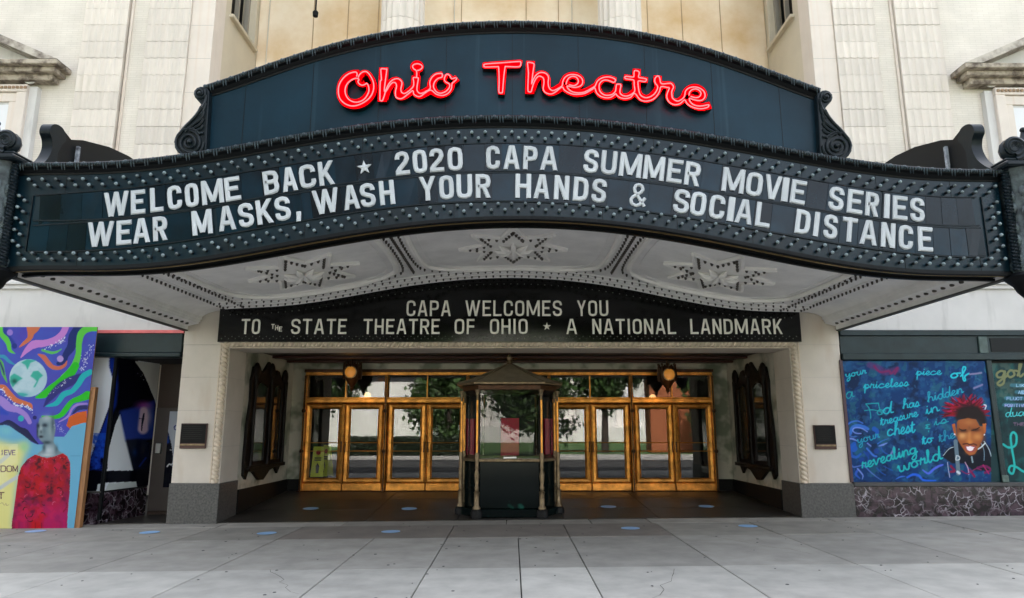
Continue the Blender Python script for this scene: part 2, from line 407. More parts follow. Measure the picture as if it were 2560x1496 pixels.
# ================================================================== THEATRE BUILDING
TH = thing('theatre_building', 'tall cream brick and terracotta theatre front with fluted pilasters behind the dark marquee', 'building', (0, 4, 0))
def P_(mb, name, m, parent=TH, **k):
    o = mb.build(name, m, parent, **k); o.matrix_parent_inverse = Matrix.Translation(-Vector(parent.location)) if parent.parent is None and parent.type == 'EMPTY' else Matrix.Identity(4)
    return o
HT = 16.0
mb = MB()   # brick walls at both ends
for s in (-1, 1):
    for a, b in ((9.02, 16), (7.62, 8.04)):
        mb = MB(); mb.box(min(s*a, s*b), max(s*a, s*b), .06, .5, 4.50, HT); P_(mb, 'brick_wall', M['brick'])
mb = MB(); mb.box(-16, 16, 4.95, 20, 0, HT); mb.box(-16, -6.9, 2.9, 4.95, 3.6, HT); mb.box(6.9, 16, 2.9, 4.95, 3.6, HT)
P_(mb, 'building_mass', M['brick'])
mb = MB(); mb.box(-6.9, 6.9, .5, 4.9, 4.3, 7.3); mb.box(-6.25, 6.25, .06, .5, 4.6, 7.3); P_(mb, 'lower_wall', M['stone'])
mb = MB(); mb.box(-6.25, 6.25, 2.28, 4.9, 7.31, HT); P_(mb, 'back_wall', M['cream'])
# vertical panel joints of the recessed wall
mb = MB()
for x in (-4.9, -4.05, -3.3, -1.25, .35, 1.15, 3.35, 4.2, 5.15): mb.box(x-.008, x+.008, 2.262, 2.29, 7.4, 14)
P_(mb, 'wall_joint', mat('wall joint', (.36, .25, .14), .8))
# reveals of the recess with their windows
for s in (-1, 1):
    mb = MB()
    a, b = (s*6.26, s*6.9); x0, x1 = min(a, b), max(a, b)
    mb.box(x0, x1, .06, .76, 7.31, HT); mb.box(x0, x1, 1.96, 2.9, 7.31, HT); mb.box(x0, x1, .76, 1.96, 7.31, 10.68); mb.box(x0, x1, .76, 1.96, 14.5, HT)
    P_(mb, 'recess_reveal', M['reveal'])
    wd = MB(); wd.box(s*6.55-.02, s*6.55+.02, .76, 1.96, 10.7, 14.5)
    wn = P_(wd, 'window', mat('dark window opening', (.004, .004, .004), .5, spec=.1))
    fr = MB(); xx = s*6.40
    fr.box(xx-.05, xx+.05, 1.33, 1.39, 10.7, 14.5); fr.box(xx-.05, xx+.05, 1.88, 1.96, 10.7, 14.5); fr.box(xx-.05, xx+.05, .76, .82, 10.7, 14.5)
    fr.build('window_frame', mat('pale frame', (.30, .27, .22), .6), wn)
    sb = MB(); sb.box(min(s*6.16, s*6.55), max(s*6.16, s*6.55), .68, 2.14, 10.60, 10.68, ch=.01); sb.build('window_sill', M['reveal'], wn)
    sb = MB(); sb.box(min(s*6.20, s*6.30), max(s*6.20, s*6.30), 1.97, 2.10, 10.69, 14.5, ch=.01); sb.build('window_trim', M['reveal'], wn)
# parapet above, closes the recess high out of view
mb = MB(); mb.box(-6.25, 6.25, .06, 2.27, 14.8, HT); P_(mb, 'attic_wall', M['stone'])

def fluted_block(w_, h, d, n=6):
    mb = MB(); pts = []
    N = n*6
    for i in range(N+1):
        x = -w_/2+w_*i/N; ph = (i % 6)/6.0
        y = -d + .022*abs(sin(pi*ph)) if i not in (0, N) else -d
        pts.append((x, y))
    pts += [(w_/2, 0), (-w_/2, 0)]
    mb.prismz(pts, .004, h-.004); return mb
ROWH = .38
for (xa, xb) in ((-8.96, -8.06), (-7.62, -6.74), (6.74, 7.60), (8.04, 8.96)):
    fills = MB(); fills.box(xa+.01, xb-.01, .03, .49, 4.5, HT)
    pil = P_(fills, 'pilaster', M['terrajoint'])
    src = None; z = 6.15; c = 0
    while z < 11.6:
        if src is None:
            src = fluted_block(xb-xa, ROWH, .10).build('terracotta_block', M['terra'], pil); o = src
        else: o = inst(src, parent=pil)
        o.location = ((xa+xb)/2, .06+random.uniform(-.004, .004), z); z += ROWH
    up = fluted_block(xb-xa, HT-z, .10); o = up.build('pilaster_shaft', M['terra'], pil); o.location = ((xa+xb)/2, .06, z)
    o = fluted_block(xb-xa, 6.14-4.6, .10).build('pilaster_shaft', M['terra'], pil); o.location = ((xa+xb)/2, .06, 4.6)
for s in (-1, 1):
    mb = MB(); a, b = s*6.255, s*6.7395; x0, x1 = min(a, b), max(a, b)
    mb.box(x0, x1, .0, .5, 4.6, HT)
    if s > 0: pass
    P_(mb, 'pilaster_edge', M['stripstone'], bev=.012)
    mb = MB(); mb.box(min(s*7.98, s*8.03), max(s*7.98, s*8.03), .02, .5, 4.6, HT); P_(mb, 'pilaster_edge', M['stripstone'])
# stone courses on the strips: fine dark joints
mb = MB()
for s in (-1, 1):
    z = 6.15
    while z < 12: mb.box(min(s*6.26, s*6.725), max(s*6.26, s*6.725), -.0015, .01, z, z+.006); z += ROWH*2
P_(mb, 'stone_joint', M['joint'])
# two giant columns of fluted drums
for xc in (-2.40, 2.37):
    core = MB(); core.lathe([(.43, 7.3), (.43, 14.8)], (xc, .62, 0), 24); colm = P_(core, 'column', M['terrajoint'])
    def drum(h):
        mb = MB(); n = 20; pts = []
        for i in range(n*6):
            a = 2*pi*i/(n*6); ph = (i % 6)/6.; r = .475-.028*abs(sin(pi*ph)); pts.append((r*cos(a), r*sin(a)))
        mb.prismz(pts, .004, h-.004); return mb
    src = None; z = 8.0
    while z < 12.4:
        if src is None: src = drum(ROWH*1.5).build('column_drum', M['terra'], colm); o = src
        else: o = inst(src, parent=colm)
        o.location = (xc, .62, z); o.rotation_euler = (0, 0, 0); z += ROWH*1.5
    o = drum(2.3).build('column_shaft', M['terra'], colm); o.location = (xc, .62, z)
# conduits and the small spotlight hanging in the recess
mb = MB()
for (u0, v0) in ((673, 40), (1136, 40), (1430, 40)):
    x, z = W(u0, v0, 2.24); mb.tube([(x, 2.24, 7.4), (x, 2.24, 14)], .014, 6)
P_(mb, 'conduit', M['wire'])
x, z = W(789, 30, 1.6)
L0 = thing('spotlight', 'small dark spotlight hanging on a rod in front of the upper cream wall', 'light', (x, 1.6, z))
mb = MB(); mb.lathe([(.045, .02), (.07, -.02), (.06, -.12), (.03, -.14)], (0, 0, 0), 10); mb.build('lamp_housing', M['blackpaint'], L0)
mb = MB(); mb.tube([(0, 0, 0), (0, 0, 4)], .02, 6); mb.build('rod', M['blackpaint'], L0)

# pedimented windows far left and right
for s, tip, ros in ((-1, (142, 147), (82, 198)), (1, (2413, 157), (2471, 206))):
    Yp = -.42
    tx, tz = W(tip[0], tip[1], Yp); rx, rz = W(ros[0], ros[1], -.02)
    HW = 1.85; xc = tx + s*HW      # centre of pediment lies outwards
    wnd = None
    body = MB()
    zt = tz            # cornice top corner
    hwin = 1.28
    body.box(xc-hwin, xc+hwin, -.06, .06, rz-3.6, zt-.42)
    wnd = P_(body, 'pedimented_window', M['stone'])
    mb = MB()
    mb.box(xc-HW, xc+HW, Yp, .06, zt-.10, zt, ch=.012); mb.box(xc-HW+.10, xc+HW-.10, Yp+.12, .06, zt-.20, zt-.101, ch=.01)
    mb.box(xc-HW+.22, xc+HW-.22, Yp+.24, .06, zt-.33, zt-.201, ch=.01)
    mb.build('cornice', mat('weathered stone cornice', (.42, .36, .28), .8, col2=(.10, .075, .055), vscale=5, lo=.42, hi=.62), wnd)
    mb = MB(); hp = .82
    th_ = .16
    for q in (-1, 1):
        A = (xc+q*HW, zt+.003); B = (xc, zt+hp)
        mb.prism([A, (xc+q*(HW-.35), zt+.003), (xc, zt+hp-th_), B] if q < 0 else [A, B, (xc, zt+hp-th_), (xc+q*(HW-.35), zt+.003)], Yp-.002, .05)
    mb.build('raking_cornice', mat('weathered raking cornice', (.50, .45, .38), .8, col2=(.13, .10, .08), vscale=4, lo=.40, hi=.66), wnd)
    mb = MB(); mb.prism([(xc-HW+.3, zt+.002), (xc+HW-.3, zt+.002), (xc, zt+hp-.15)], -.05, .05); mb.build('tympanum', M['stone'], wnd)
    mb = MB()
    for q in (-1, 1):
        cx = xc-q*(xc-rx)*1.0
        mb.lathe([(.15, -.10), (.15, -.075), (.12, -.07), (.11, -.085), (.05, -.09), (.04, -.12)], (cx, 0, rz), 16, 'y')
    mb.build('rosette', M['stone'], wnd, smooth=True)
    mb = MB(); f0, f1 = 1.12, .92; zb = rz-.34
    for q in (-1, 1):
        mb.box(min(xc+q*f1, xc+q*f0), max(xc+q*f1, xc+q*f0), -.14, -.04, rz-3.5, zb, ch=.01)
        mb.box(min(xc+q*(f1-.16), xc+q*(f1-.003)), max(xc+q*(f1-.16), xc+q*(f1-.003)), -.10, -.04, rz-3.5, zb-.2, ch=.01)
    mb.box(xc-f0, xc+f0, -.145, -.04, zb+.002, zb+.16, ch=.01); mb.box(xc-f1+.003, xc+f1-.003, -.10, -.04, zb-.2, zb-.002, ch=.01)
    mb.build('window_surround', M['stripstone'], wnd)
    mb = MB()
    for i in range(28): mb.box(xc-f0+.03+i*.08, xc-f0+.08+i*.08, -.17, -.14, zb+.06, zb+.11)
    stuff(mb.build('bead_course', mat('rusty bead course', (.30, .20, .12), .8), wnd))
    mb = MB()
    for i in range(3):
        mb.box(xc-.76+.005, xc-.003, -.075, -.055, zb-.95-i*.75, zb-.26-i*.75); mb.box(xc+.003, xc+.755, -.075, -.055, zb-.95-i*.75, zb-.26-i*.75)
    mb.build('shutter_panel', M['white'], wnd)

# lower stone wall over the shopfronts with its belt mouldings
for s in (-1, 1):
    mb = MB(); a, b = s*6.27, s*16
    mb.box(min(a, b), max(a, b), 0, .5, 3.50, 4.30); P_(mb, 'lower_stone_wall', M['stone'])
    mb = MB()
    for k, (z0, z1, d) in enumerate(((4.30, 4.38, .05), (4.381, 4.44, .09), (4.441, 4.52, .05))): mb.box(min(a, b), max(a, b), -d, .5, z0, z1, ch=.008)
    P_(mb, 'belt_course', M['stone'])

# piers
XL, XR = -5.38, 5.29
for s, xo, xi in ((-1, -6.27, XL), (1, 6.25, XR)):
    x0, x1 = min(xo, xi), max(xo, xi)
    core = MB(); core.box(x0+.006, x1-.006, .006, .82, -.1, 4.3); pier = P_(core, 'pier', M['joint'])
    z = .66; hs = [.66, .66, .62, .62]; k = 0
    xr0, xr1 = (x0, x1-.14) if s < 0 else (x0+.14, x1)
    for h in hs:
        mb = MB(); mb.box(x0 if s < 0 else x1-.002, x1 if s > 0 else x0+.002, .0, .82, 0, 0) if False else None
        mb.box(x0, x1, 0, .82, z+.002, min(z+h-.002, 3.48), ch=.003); mb.build('stone_block', M['pier'], pier); z += h
    mb = MB(); mb.box(x0-.002, x1+.002, -.003, .82, z+.002, 4.25); mb.build('stone_block', M['pier'], pier)
    mb = MB(); mb.box(x0-.015, x1+.015, -.035, .84, -.1, .655, ch=.006); mb.build('granite_base', M['granite'], pier)
# lintel block and rope mouldings
mb = MB(); mb.box(XL, XR, 0.0, .82, 3.15, 4.25); P_(mb, 'lintel', M['pier'])
def rope(path, r, pitch, n=14, step=.02, y=0):
    """twisted rope swept along a straight path between two 3-D points"""
    a, b = Vector(path[0]), Vector(path[1]); L_ = (b-a).length; t = (b-a)/L_
    u = Vector((0, 1, 0)); w_ = t.cross(u); N = int(L_/step); vs = []; fs = []
    for i in range(N+1):
        q = a+t*(L_*i/N)
        for k in range(n):
            an = 2*pi*k/n; rr = r*(.62+.46*abs(cos((an*1.0+2*pi*(L_*i/N)/pitch)*1.0)))
            vs.append(q+u*cos(an)*rr+w_*sin(an)*rr)
    for i in range(N):
        for k in range(n): fs.append((i*n+k, i*n+(k+1) % n, (i+1)*n+(k+1) % n, (i+1)*n+k))
    return vs, fs
xl, xr = XL-.085, XR+.085; zt = 3.235
for nm, a, b in (('rope_moulding', (xl, -.01, .66), (xl, -.01, zt)), ('rope_moulding', (xr, -.01, .66), (xr, -.01, zt)), ('rope_moulding', (xl, -.012, zt), (xr, -.012, zt))):
    mb = MB(); vs, fs = rope((a, b), .066, .17, 14, .011); mb.add(vs, fs); P_(mb, nm, M['rope'], smooth=True)
mb = MB(); mb.box(xl-.07, xr+.07, -.035, .02, 3.302, 3.335, ch=.006); mb.box(XL+.003, XR-.003, -.02, .02, 3.152, 3.168)
for x in (xl-.085, xr+.085): mb.box(x-.012, x+.012, -.02, .02, .66, 3.30)
P_(mb, 'moulding_fillet', M['rope'])

# vestibule
YD = 3.80
mb = MB(); mb.box(XL-.3, XL, .83, YD+.4, -.1, 3.25); P_(mb, 'side_wall', M['marble'])
mb = MB(); mb.box(XR, XR+.3, .83, YD+.4, -.1, 3.25); P_(mb, 'side_wall', M['marble'])
mb = MB(); mb.box(XL+.001, XR-.001, .822, 4.94, 3.252, 4.28); P_(mb, 'vestibule_ceiling', M['ceil'])
mb = MB(); mb.box(XL+.002, XR-.002, 2.3, 2.5, 3.20, 3.25, ch=.01); mb.box(XL+.002, XR-.002, 3.3, 3.45, 3.20, 3.25, ch=.01); P_(mb, 'ceiling_rib', mat('maroon ceiling rib', (.05, .012, .008), .4))
mb = MB(); mb.box(XL+.001, -5.04, YD+.05, YD+.4, -.1, 3.25); mb.box(4.89, XR-.001, YD+.05, YD+.4, -.1, 3.25); mb.box(-5.04, 4.89, YD+.05, YD+.4, 3.03, 3.25)
P_(mb, 'door_wall', M['marble'])
for a in ((XL, XL+.03, .85, YD+.049), (XR-.03, XR, .85, YD+.049), (XL+.031, -5.06, YD+.01, YD+.06), (4.91, XR-.031, YD+.01, YD+.06)):
    mb = MB(); mb.box(*a, -.1, .47); P_(mb, 'skirting', M['dkgranite'])
mb = MB(); fs = []
mb.add([(XL-.05, -.02, gz(XL)-.002), (XR+.05, -.02, gz(XR)-.002), (XR+.05, YD+.1, .20), (XL-.05, YD+.1, .20), (XL-.05, -.02, -.2), (XR+.05, -.02, -.2), (XR+.05, YD+.1, -.2), (XL-.05, YD+.1, -.2)],
       [(0, 1, 2, 3), (0, 4, 5, 1), (1, 5, 6, 2), (2, 6, 7, 3), (3, 7, 4, 0)])
# vestibule floor sheet, laid slightly above the pavement edge
vf = MB()
def fz(x, y): t = max(0, min(1, (y-.06)/(YD-.06))); return gz(x)*(1-t)+.20*t+.006
xsf = [XL+.002, -2.7, -1.0, .95, 2.7, XR-.002]; ysf = [.06, 1.3, 2.6, YD+.1]
vfl = MB(); vfl.add([(x, y, fz(x, y)-.02) for y in (.06, YD+.1) for x in (XL, XR)], [(0, 1, 3, 2)]); vfl = struct(vfl.build('vestibule_floor', M['pavejoint']))
for i in range(len(xsf)-1):
    for j in range(len(ysf)-1):
        q = MB(); g = .006; a, b, c, d = xsf[i]+g, xsf[i+1]-g, ysf[j]+g, ysf[j+1]-g
        q.add([(a, c, fz(a, c)), (b, c, fz(b, c)), (b, d, fz(b, d)), (a, d, fz(a, d)), (a, c, fz(a, c)-.03), (b, c, fz(b, c)-.03), (b, d, fz(b, d)-.03), (a, d, fz(a, d)-.03)],
              [(0, 1, 2, 3), (0, 4, 5, 1), (1, 5, 6, 2), (2, 6, 7, 3), (3, 7, 4, 0)])
        q.build('floor_slab', M['vestfloor'], vfl)
# unlit lobby behind the doors
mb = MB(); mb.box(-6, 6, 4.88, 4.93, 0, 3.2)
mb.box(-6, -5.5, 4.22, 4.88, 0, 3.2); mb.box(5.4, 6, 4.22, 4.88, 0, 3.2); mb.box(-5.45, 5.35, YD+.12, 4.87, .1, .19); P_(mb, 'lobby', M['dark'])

# ================================================================== BRONZE DOORS
zf = lambda v: W(1280, v, 3.74)[1]
Z0, ZK, ZBR, ZT, ZDT = .205, zf(1208), zf(1193), zf(1027), zf(1010)
ZTR0, ZTR1, ZTOP = zf(997), zf(947), zf(933)
DS = thing('bronze_entrance_screen', 'golden bronze entrance screen of glazed double doors under a glazed transom', 'entrance doors', (0, YD, .2))
def D_(mb, name, m, parent=DS, **k):
    o = mb.build(name, m, parent, **k)
    if parent is DS: o.matrix_parent_inverse = Matrix.Translation(-DS.location)
    return o
mull = [-5.02, -3.04, -1.07, .90, 2.88, 4.87]
mb = MB(); mb.box(mull[0], mull[-1], 3.68, 3.86, ZTOP-.06, ZTOP+.02, ch=.01); mb.box(mull[0], mull[-1], 3.64, 3.86, ZDT+.012, ZTR0, ch=.02)
mb.box(mull[0], mull[-1], 3.66, 3.72, ZTR0-.02, ZTR0+.03, ch=.01)
D_(mb, 'transom_frame', M['bronze'])
mb = MB(); mb.box(mull[0]-.04, mull[-1]+.04, 3.70, 3.88, ZTOP+.021, ZTOP+.09); D_(mb, 'head_frame', M['bronzed'])
mb = MB(); mb.box(mull[0]-.05, mull[-1]+.05, 3.62, 3.9, .12, .207, ch=.008); D_(mb, 'threshold', M['bronzed'])
for i, x in enumerate(mull):
    mb = MB(); mb.cur = 0
    x = x+(.03 if i == 0 else -.03 if i == 5 else 0)
    mb.box(x-.035, x+.035, 3.63, 3.86, Z0, ZTOP-.061, ch=.012)
    mb.cur = 1; mb.box(x-.014, x+.014, 3.60, 3.64, Z0, ZTOP-.08)
    for z in np.arange(Z0+.1, ZTOP-.1, .065): mb.sphere((x, 3.60, z), .016, 6, 4)
    for zz in (zf(1128), zf(1028)): mb.lathe([(.05, -.05), (.05, -.03), (.03, -.07), (.01, -.08)], (x, 3.62, zz), 8, 'y')
    D_(mb, 'mullion', [M['bronze'], M['bronzed']])
n_gl = None
for i in range(5):
    a, b = mull[i], mull[i+1]; c = (a+b)/2
    mb = MB(); mb.box(c-.012, c+.012, 3.68, 3.80, ZTR0+.03, ZTOP-.06); D_(mb, 'transom_bar', M['bronze'])
    for (p, q) in ((a+.06, c-.013), (c+.013, b-.06)):
        mb = MB(); mb.box(p, q, 3.735, 3.745, ZTR0+.03, ZTOP-.061)
        g = D_(mb, 'transom_pane', M['glass'])
        if False: g.rotation_euler = (0, 0, 0)
    for k, (p, q) in enumerate(((a+.05, c-.006), (c+.006, b-.05))):
        st = .140
        mb = MB()
        prof = [(0, .0), (0, -.045), (.04, -.072), (.10, -.06), (st, -.02), (st, 0)]
        # mitred stiles and rails: a picture frame of bolection profile
        O = [(p, ZK+.004), (q, ZK+.004), (q, ZDT), (p, ZDT)]
        cxx, czz = (p+q)/2, (ZK+ZDT)/2
        vs = []; m_ = len(prof)
        for (x, z) in O:
            sx = 1 if x < cxx else -1; sz = 1 if z < czz else -1
            for (n_, y) in prof: vs.append((x+sx*n_, 3.745+y, z+sz*n_*.82))
        fs = []
        for e in range(4):
            f = (e+1) % 4
            for r_ in range(m_-1): fs.append((e*m_+r_, f*m_+r_, f*m_+r_+1, e*m_+r_+1))
        mb.add(vs, fs)
        dr = D_(mb, 'door', M['bronze'])
        mb = MB(); mb.box(p+st-.02, q-st+.02, 3.738, 3.746, ZBR-.03, ZT+.03); mb.build('door_pane', M['glass'], dr)
        mb = MB(); mb.box(p, q, 3.69, 3.76, Z0+.005, ZK, ch=.012); mb.build('kick_plate', M['bronze'], dr)
        mb = MB()
        for zz in (zf(1107), zf(1128)): mb.tube([(p+.04, 3.66, zz), (q-.04, 3.66, zz)], .010, 6)
        mb.build('push_bar', M['bronze'], dr)
        hx = (q-.04) if k == 0 else (p+.04)
        mb = MB(); mb.box(hx-.014, hx+.014, 3.655, 3.69, zf(1131), zf(1104), ch=.006)
        for zz in (zf(1106), zf(1117), zf(1129)): mb.sphere((hx, 3.65, zz), .017, 6, 4)
        mb.build('handle', M['bronzed'], dr)
# backs of the leaves close the light gaps
# ================================================================== MARQUEE
YF, YB = -4.92, -4.60
topP = [(50, 416), (70, 415), (136, 415), (191, 414), (341, 407), (454, 393), (563, 378), (683, 357), (800, 336), (860, 326), (959, 312), (1117, 302), (1276, 298), (1435, 304), (1594, 320), (1700, 333), (1800, 349), (1871, 362), (2041, 393), (2178, 414), (2314, 427), (2420, 431), (2492, 432), (2515, 432)]
botP = [(15, 671), (27, 670), (171, 669), (307, 664), (444, 651), (580, 634), (717, 611), (860, 586), (959, 561), (1117, 549), (1284, 545), (1435, 549), (1594, 563), (1700, 577), (1800, 594), (1871, 610), (2041, 646), (2212, 669), (2382, 679), (2519, 682), (2530, 682)]
def fit(px, Y, deg=8):
    P = np.array([W(u, v, Y) for u, v in px]); c = np.polyfit(P[:, 0], P[:, 1], deg)
    return lambda x: float(np.polyval(c, x))
TOP = fit(topP, YF); BOT = fit(botP, YF)
XA, XB = -6.12, 6.02
MQ = thing('theatre_marquee', 'wide dark blue marquee canopy with two rows of white changeable letters and studded borders', 'marquee', (0, -4.6, 3.6))
def Q_(mb, name, m, parent=MQ, **k):
    o = mb.build(name, m, parent, **k)
    if parent is MQ: o.matrix_parent_inverse = Matrix.Translation(-MQ.location)
    return o
def on_mq(o): o.matrix_parent_inverse = Matrix.Translation(-MQ.location); return o
xs = np.linspace(XA, XB, 97)
mb = MB(); n = len(xs)
P = []
for x in xs:
    fo = .012 if x > 0 else 0.0
    P += [(x, YF, BOT(x)), (x, YF, TOP(x)), (x, YB, TOP(x)), (x, YB, BOT(x))]
F1 = []; F2 = []
for i in range(n-1):
    a = i*4; b = a+4
    F1 += [(a, b, b+1, a+1), (a+1, b+1, b+2, a+2), (a+2, b+2, b+3, a+3)]; F2 += [(a+3, b+3, b, a)]
mb.add(P, F1+[(0, 1, 2, 3), ((n-1)*4+3, (n-1)*4+2, (n-1)*4+1, (n-1)*4)]); mb.cur = 1; mb.add(P, F2)
fas = Q_(mb, 'fascia', [M['paint'], M['lip']], fix=False)
# panel seams of the studded borders
mb = MB()
for x in np.linspace(XA+.6, XB-.6, 13):
    if abs(x) < .3: x = .02
    mb.box(x-.003, x+.003, YF-.0025, YF+.002, TOP(x)-.36, TOP(x)-.1); mb.box(x+.25-.003, x+.25+.003, YF-.0025, YF+.002, BOT(x+.25)+.01, BOT(x+.25)+.2)
Q_(mb, 'panel_seam', M['lip'])
xs2 = np.linspace(XA-.02, XB+.02, 121)
# lower lip: rounded black nosing and gold line
mb = MB(); mb.sweep([(x, BOT(x)) for x in xs2], [(.012, YF-.012), (-.03, YF-.012), (-.045, YF+.02), (-.03, YF+.05), (.0, YF+.05), (.0, YF+.004), (.012, YF+.004)])
Q_(mb, 'lower_nosing', M['lip'])
mb = MB(); mb.sweep([(x, BOT(x)) for x in xs2], [(-.005, YF+.13), (-.022, YF+.13), (-.022, YF+.15), (-.005, YF+.15)]); Q_(mb, 'gold_line', M['gold'])
mb = MB(); mb.sweep([(x, BOT(x)) for x in xs2], [(-.004, YB-.02), (-.035, YB-.02), (-.035, YB+.04), (-.004, YB+.04)]); Q_(mb, 'soffit_stop', M['lip'])
# top bead moulding
def bead_moulding(path, yf, name):
    mb = MB()
    mb.sweep(path, [(.0, yf+.1), (-.135, yf+.1), (-.135, yf-.010), (-.115, yf-.016), (-.10, yf-.03), (-.075, yf-.05), (-.06, yf-.085), (-.02, yf-.10), (.0, yf-.085)])
    o = Q_(mb, name, M['lip'])
    L_ = [0]
    for i in range(1, len(path)): L_.append(L_[-1]+sqrt((path[i][0]-path[i-1][0])**2+(path[i][1]-path[i-1][1])**2))
    px_ = np.array(path); rp = MB(); N = int(L_[-1]/.034); k = 0
    for i in range(N):
        d = (i+.5)*.034; x = np.interp(d, L_, px_[:, 0]); z = np.interp(d, L_, px_[:, 1])
        if i % 5 == 0: rp.sphere((x, yf-.085, z-.025), .028, 8, 5)
        else:
            rp.sphere((x, yf-.085, z-.030), .021, 6, 4, sc=(.8, 1, 1.15))
            if i % 5 in (2, 3): rp.tube([(x, yf-.095, z-.045), (x+.006, yf-.08, z-.10)], [.011, .003], 4)
    stuff(on_mq(rp.build('bead', M['beadm'], MQ, smooth=True)))
    return o
bead_moulding([(x, TOP(x)+.01) for x in xs2], YF, 'bead_moulding')

# --- row geometry
def row(rows, Y):
    P = [(W((a[0]), a[1], Y), W((a[0]), a[2], Y)) for a in rows]
    xm = np.array([(p[0][0]+p[1][0])/2 for p in P]); zt = np.array([p[0][1] for p in P]); zb_ = np.array([p[1][1] for p in P])
    cm = np.polyfit(xm, (zt+zb_)/2, 7); hh = float(np.mean(zt-zb_))/2
    return cm, hh
R1 = [(290, 484, 540), (350, 476, 535), (480, 462, 520), (580, 445, 506), (680, 429.5, 489), (815, 402, 463.6), (1006, 380, 438.7), (1138, 370, 429), (1232, 368, 427), (1372, 369, 429), (1478, 376, 435), (1576, 387, 444), (1730, 405, 466), (1830, 419, 481), (1885, 433, 492.6), (1992, 455, 515), (2089, 469, 530), (2178, 482, 544), (2290, 494, 554), (120, 495, 556), (2440, 503, 563)]
R2 = [(250, 556, 617), (312, 552, 612), (402, 544, 603.5), (507, 528, 591), (616, 511, 571), (707, 494, 554), (815, 470.5, 535), (968, 451, 512), (1069, 445, 503), (1116, 439.5, 501), (1208, 439, 499), (1308, 439, 499), (1404, 443.5, 503), (1497, 448, 508), (1595, 458, 519), (1703, 470.5, 533), (1791, 489, 549), (1906, 510, 573), (2005, 527, 588), (2120, 545.5, 607), (2218, 560, 620.6), (2310, 568, 627), (110, 562, 622), (2440, 575, 634)]
C1, H1 = row(R1, YF); C2, H2 = row(R2, YF)
TX1 = [('W', 261, 324), ('E', 329, 365), ('L', 377, 410), ('C', 420, 456), ('O', 464, 498), ('M', 505, 560), ('E', 563, 602), ('B', 659, 698), ('A', 705, 744), ('C', 749, 790), ('K', 797, 836), ('*', 893, 931),
       ('2', 988, 1024), ('0', 1032, 1068), ('2', 1074, 1110), ('0', 1119, 1157), ('C', 1215, 1250), ('A', 1258, 1300), ('P', 1308, 1344), ('A', 1350, 1395), ('S', 1459, 1496), ('U', 1502, 1542), ('M', 1548, 1604), ('M', 1608, 1661), ('E', 1667, 1705), ('R', 1711, 1750),
       ('M', 1804, 1860), ('O', 1864, 1905), ('V', 1909, 1952), ('I', 1953, 1970), ('E', 1975, 2012), ('S', 2070, 2108), ('E', 2116, 2154), ('R', 2161, 2195), ('I', 2208, 2222), ('E', 2229, 2265), ('S', 2273, 2309)]
TX2 = [('W', 220, 287), ('E', 293, 331), ('A', 334, 377), ('R', 384, 420), ('M', 481, 532), ('A', 546, 590), ('S', 597, 635), ('K', 642, 683), ('S', 688, 727), (',', 737, 753), ('W', 782, 849), ('A', 858, 899), ('S', 901, 939), ('H', 949, 987),
       ('Y', 1048, 1090), ('O', 1098, 1135), ('U', 1141, 1181), ('R', 1189, 1227), ('H', 1288, 1328), ('A', 1334, 1375), ('N', 1385, 1423), ('D', 1433, 1471), ('S', 1479, 1516), ('&', 1574, 1617), ('S', 1683, 1723), ('O', 1725, 1764), ('C', 1772, 1811), ('I', 1818, 1835), ('A', 1837, 1881), ('L', 1888, 1924),
       ('D', 1987, 2024), ('I', 2033, 2046), ('S', 2057, 2092), ('T', 2103, 2140), ('A', 2147, 2191), ('N', 2200, 2236), ('C', 2244, 2280), ('E', 2292, 2328)]
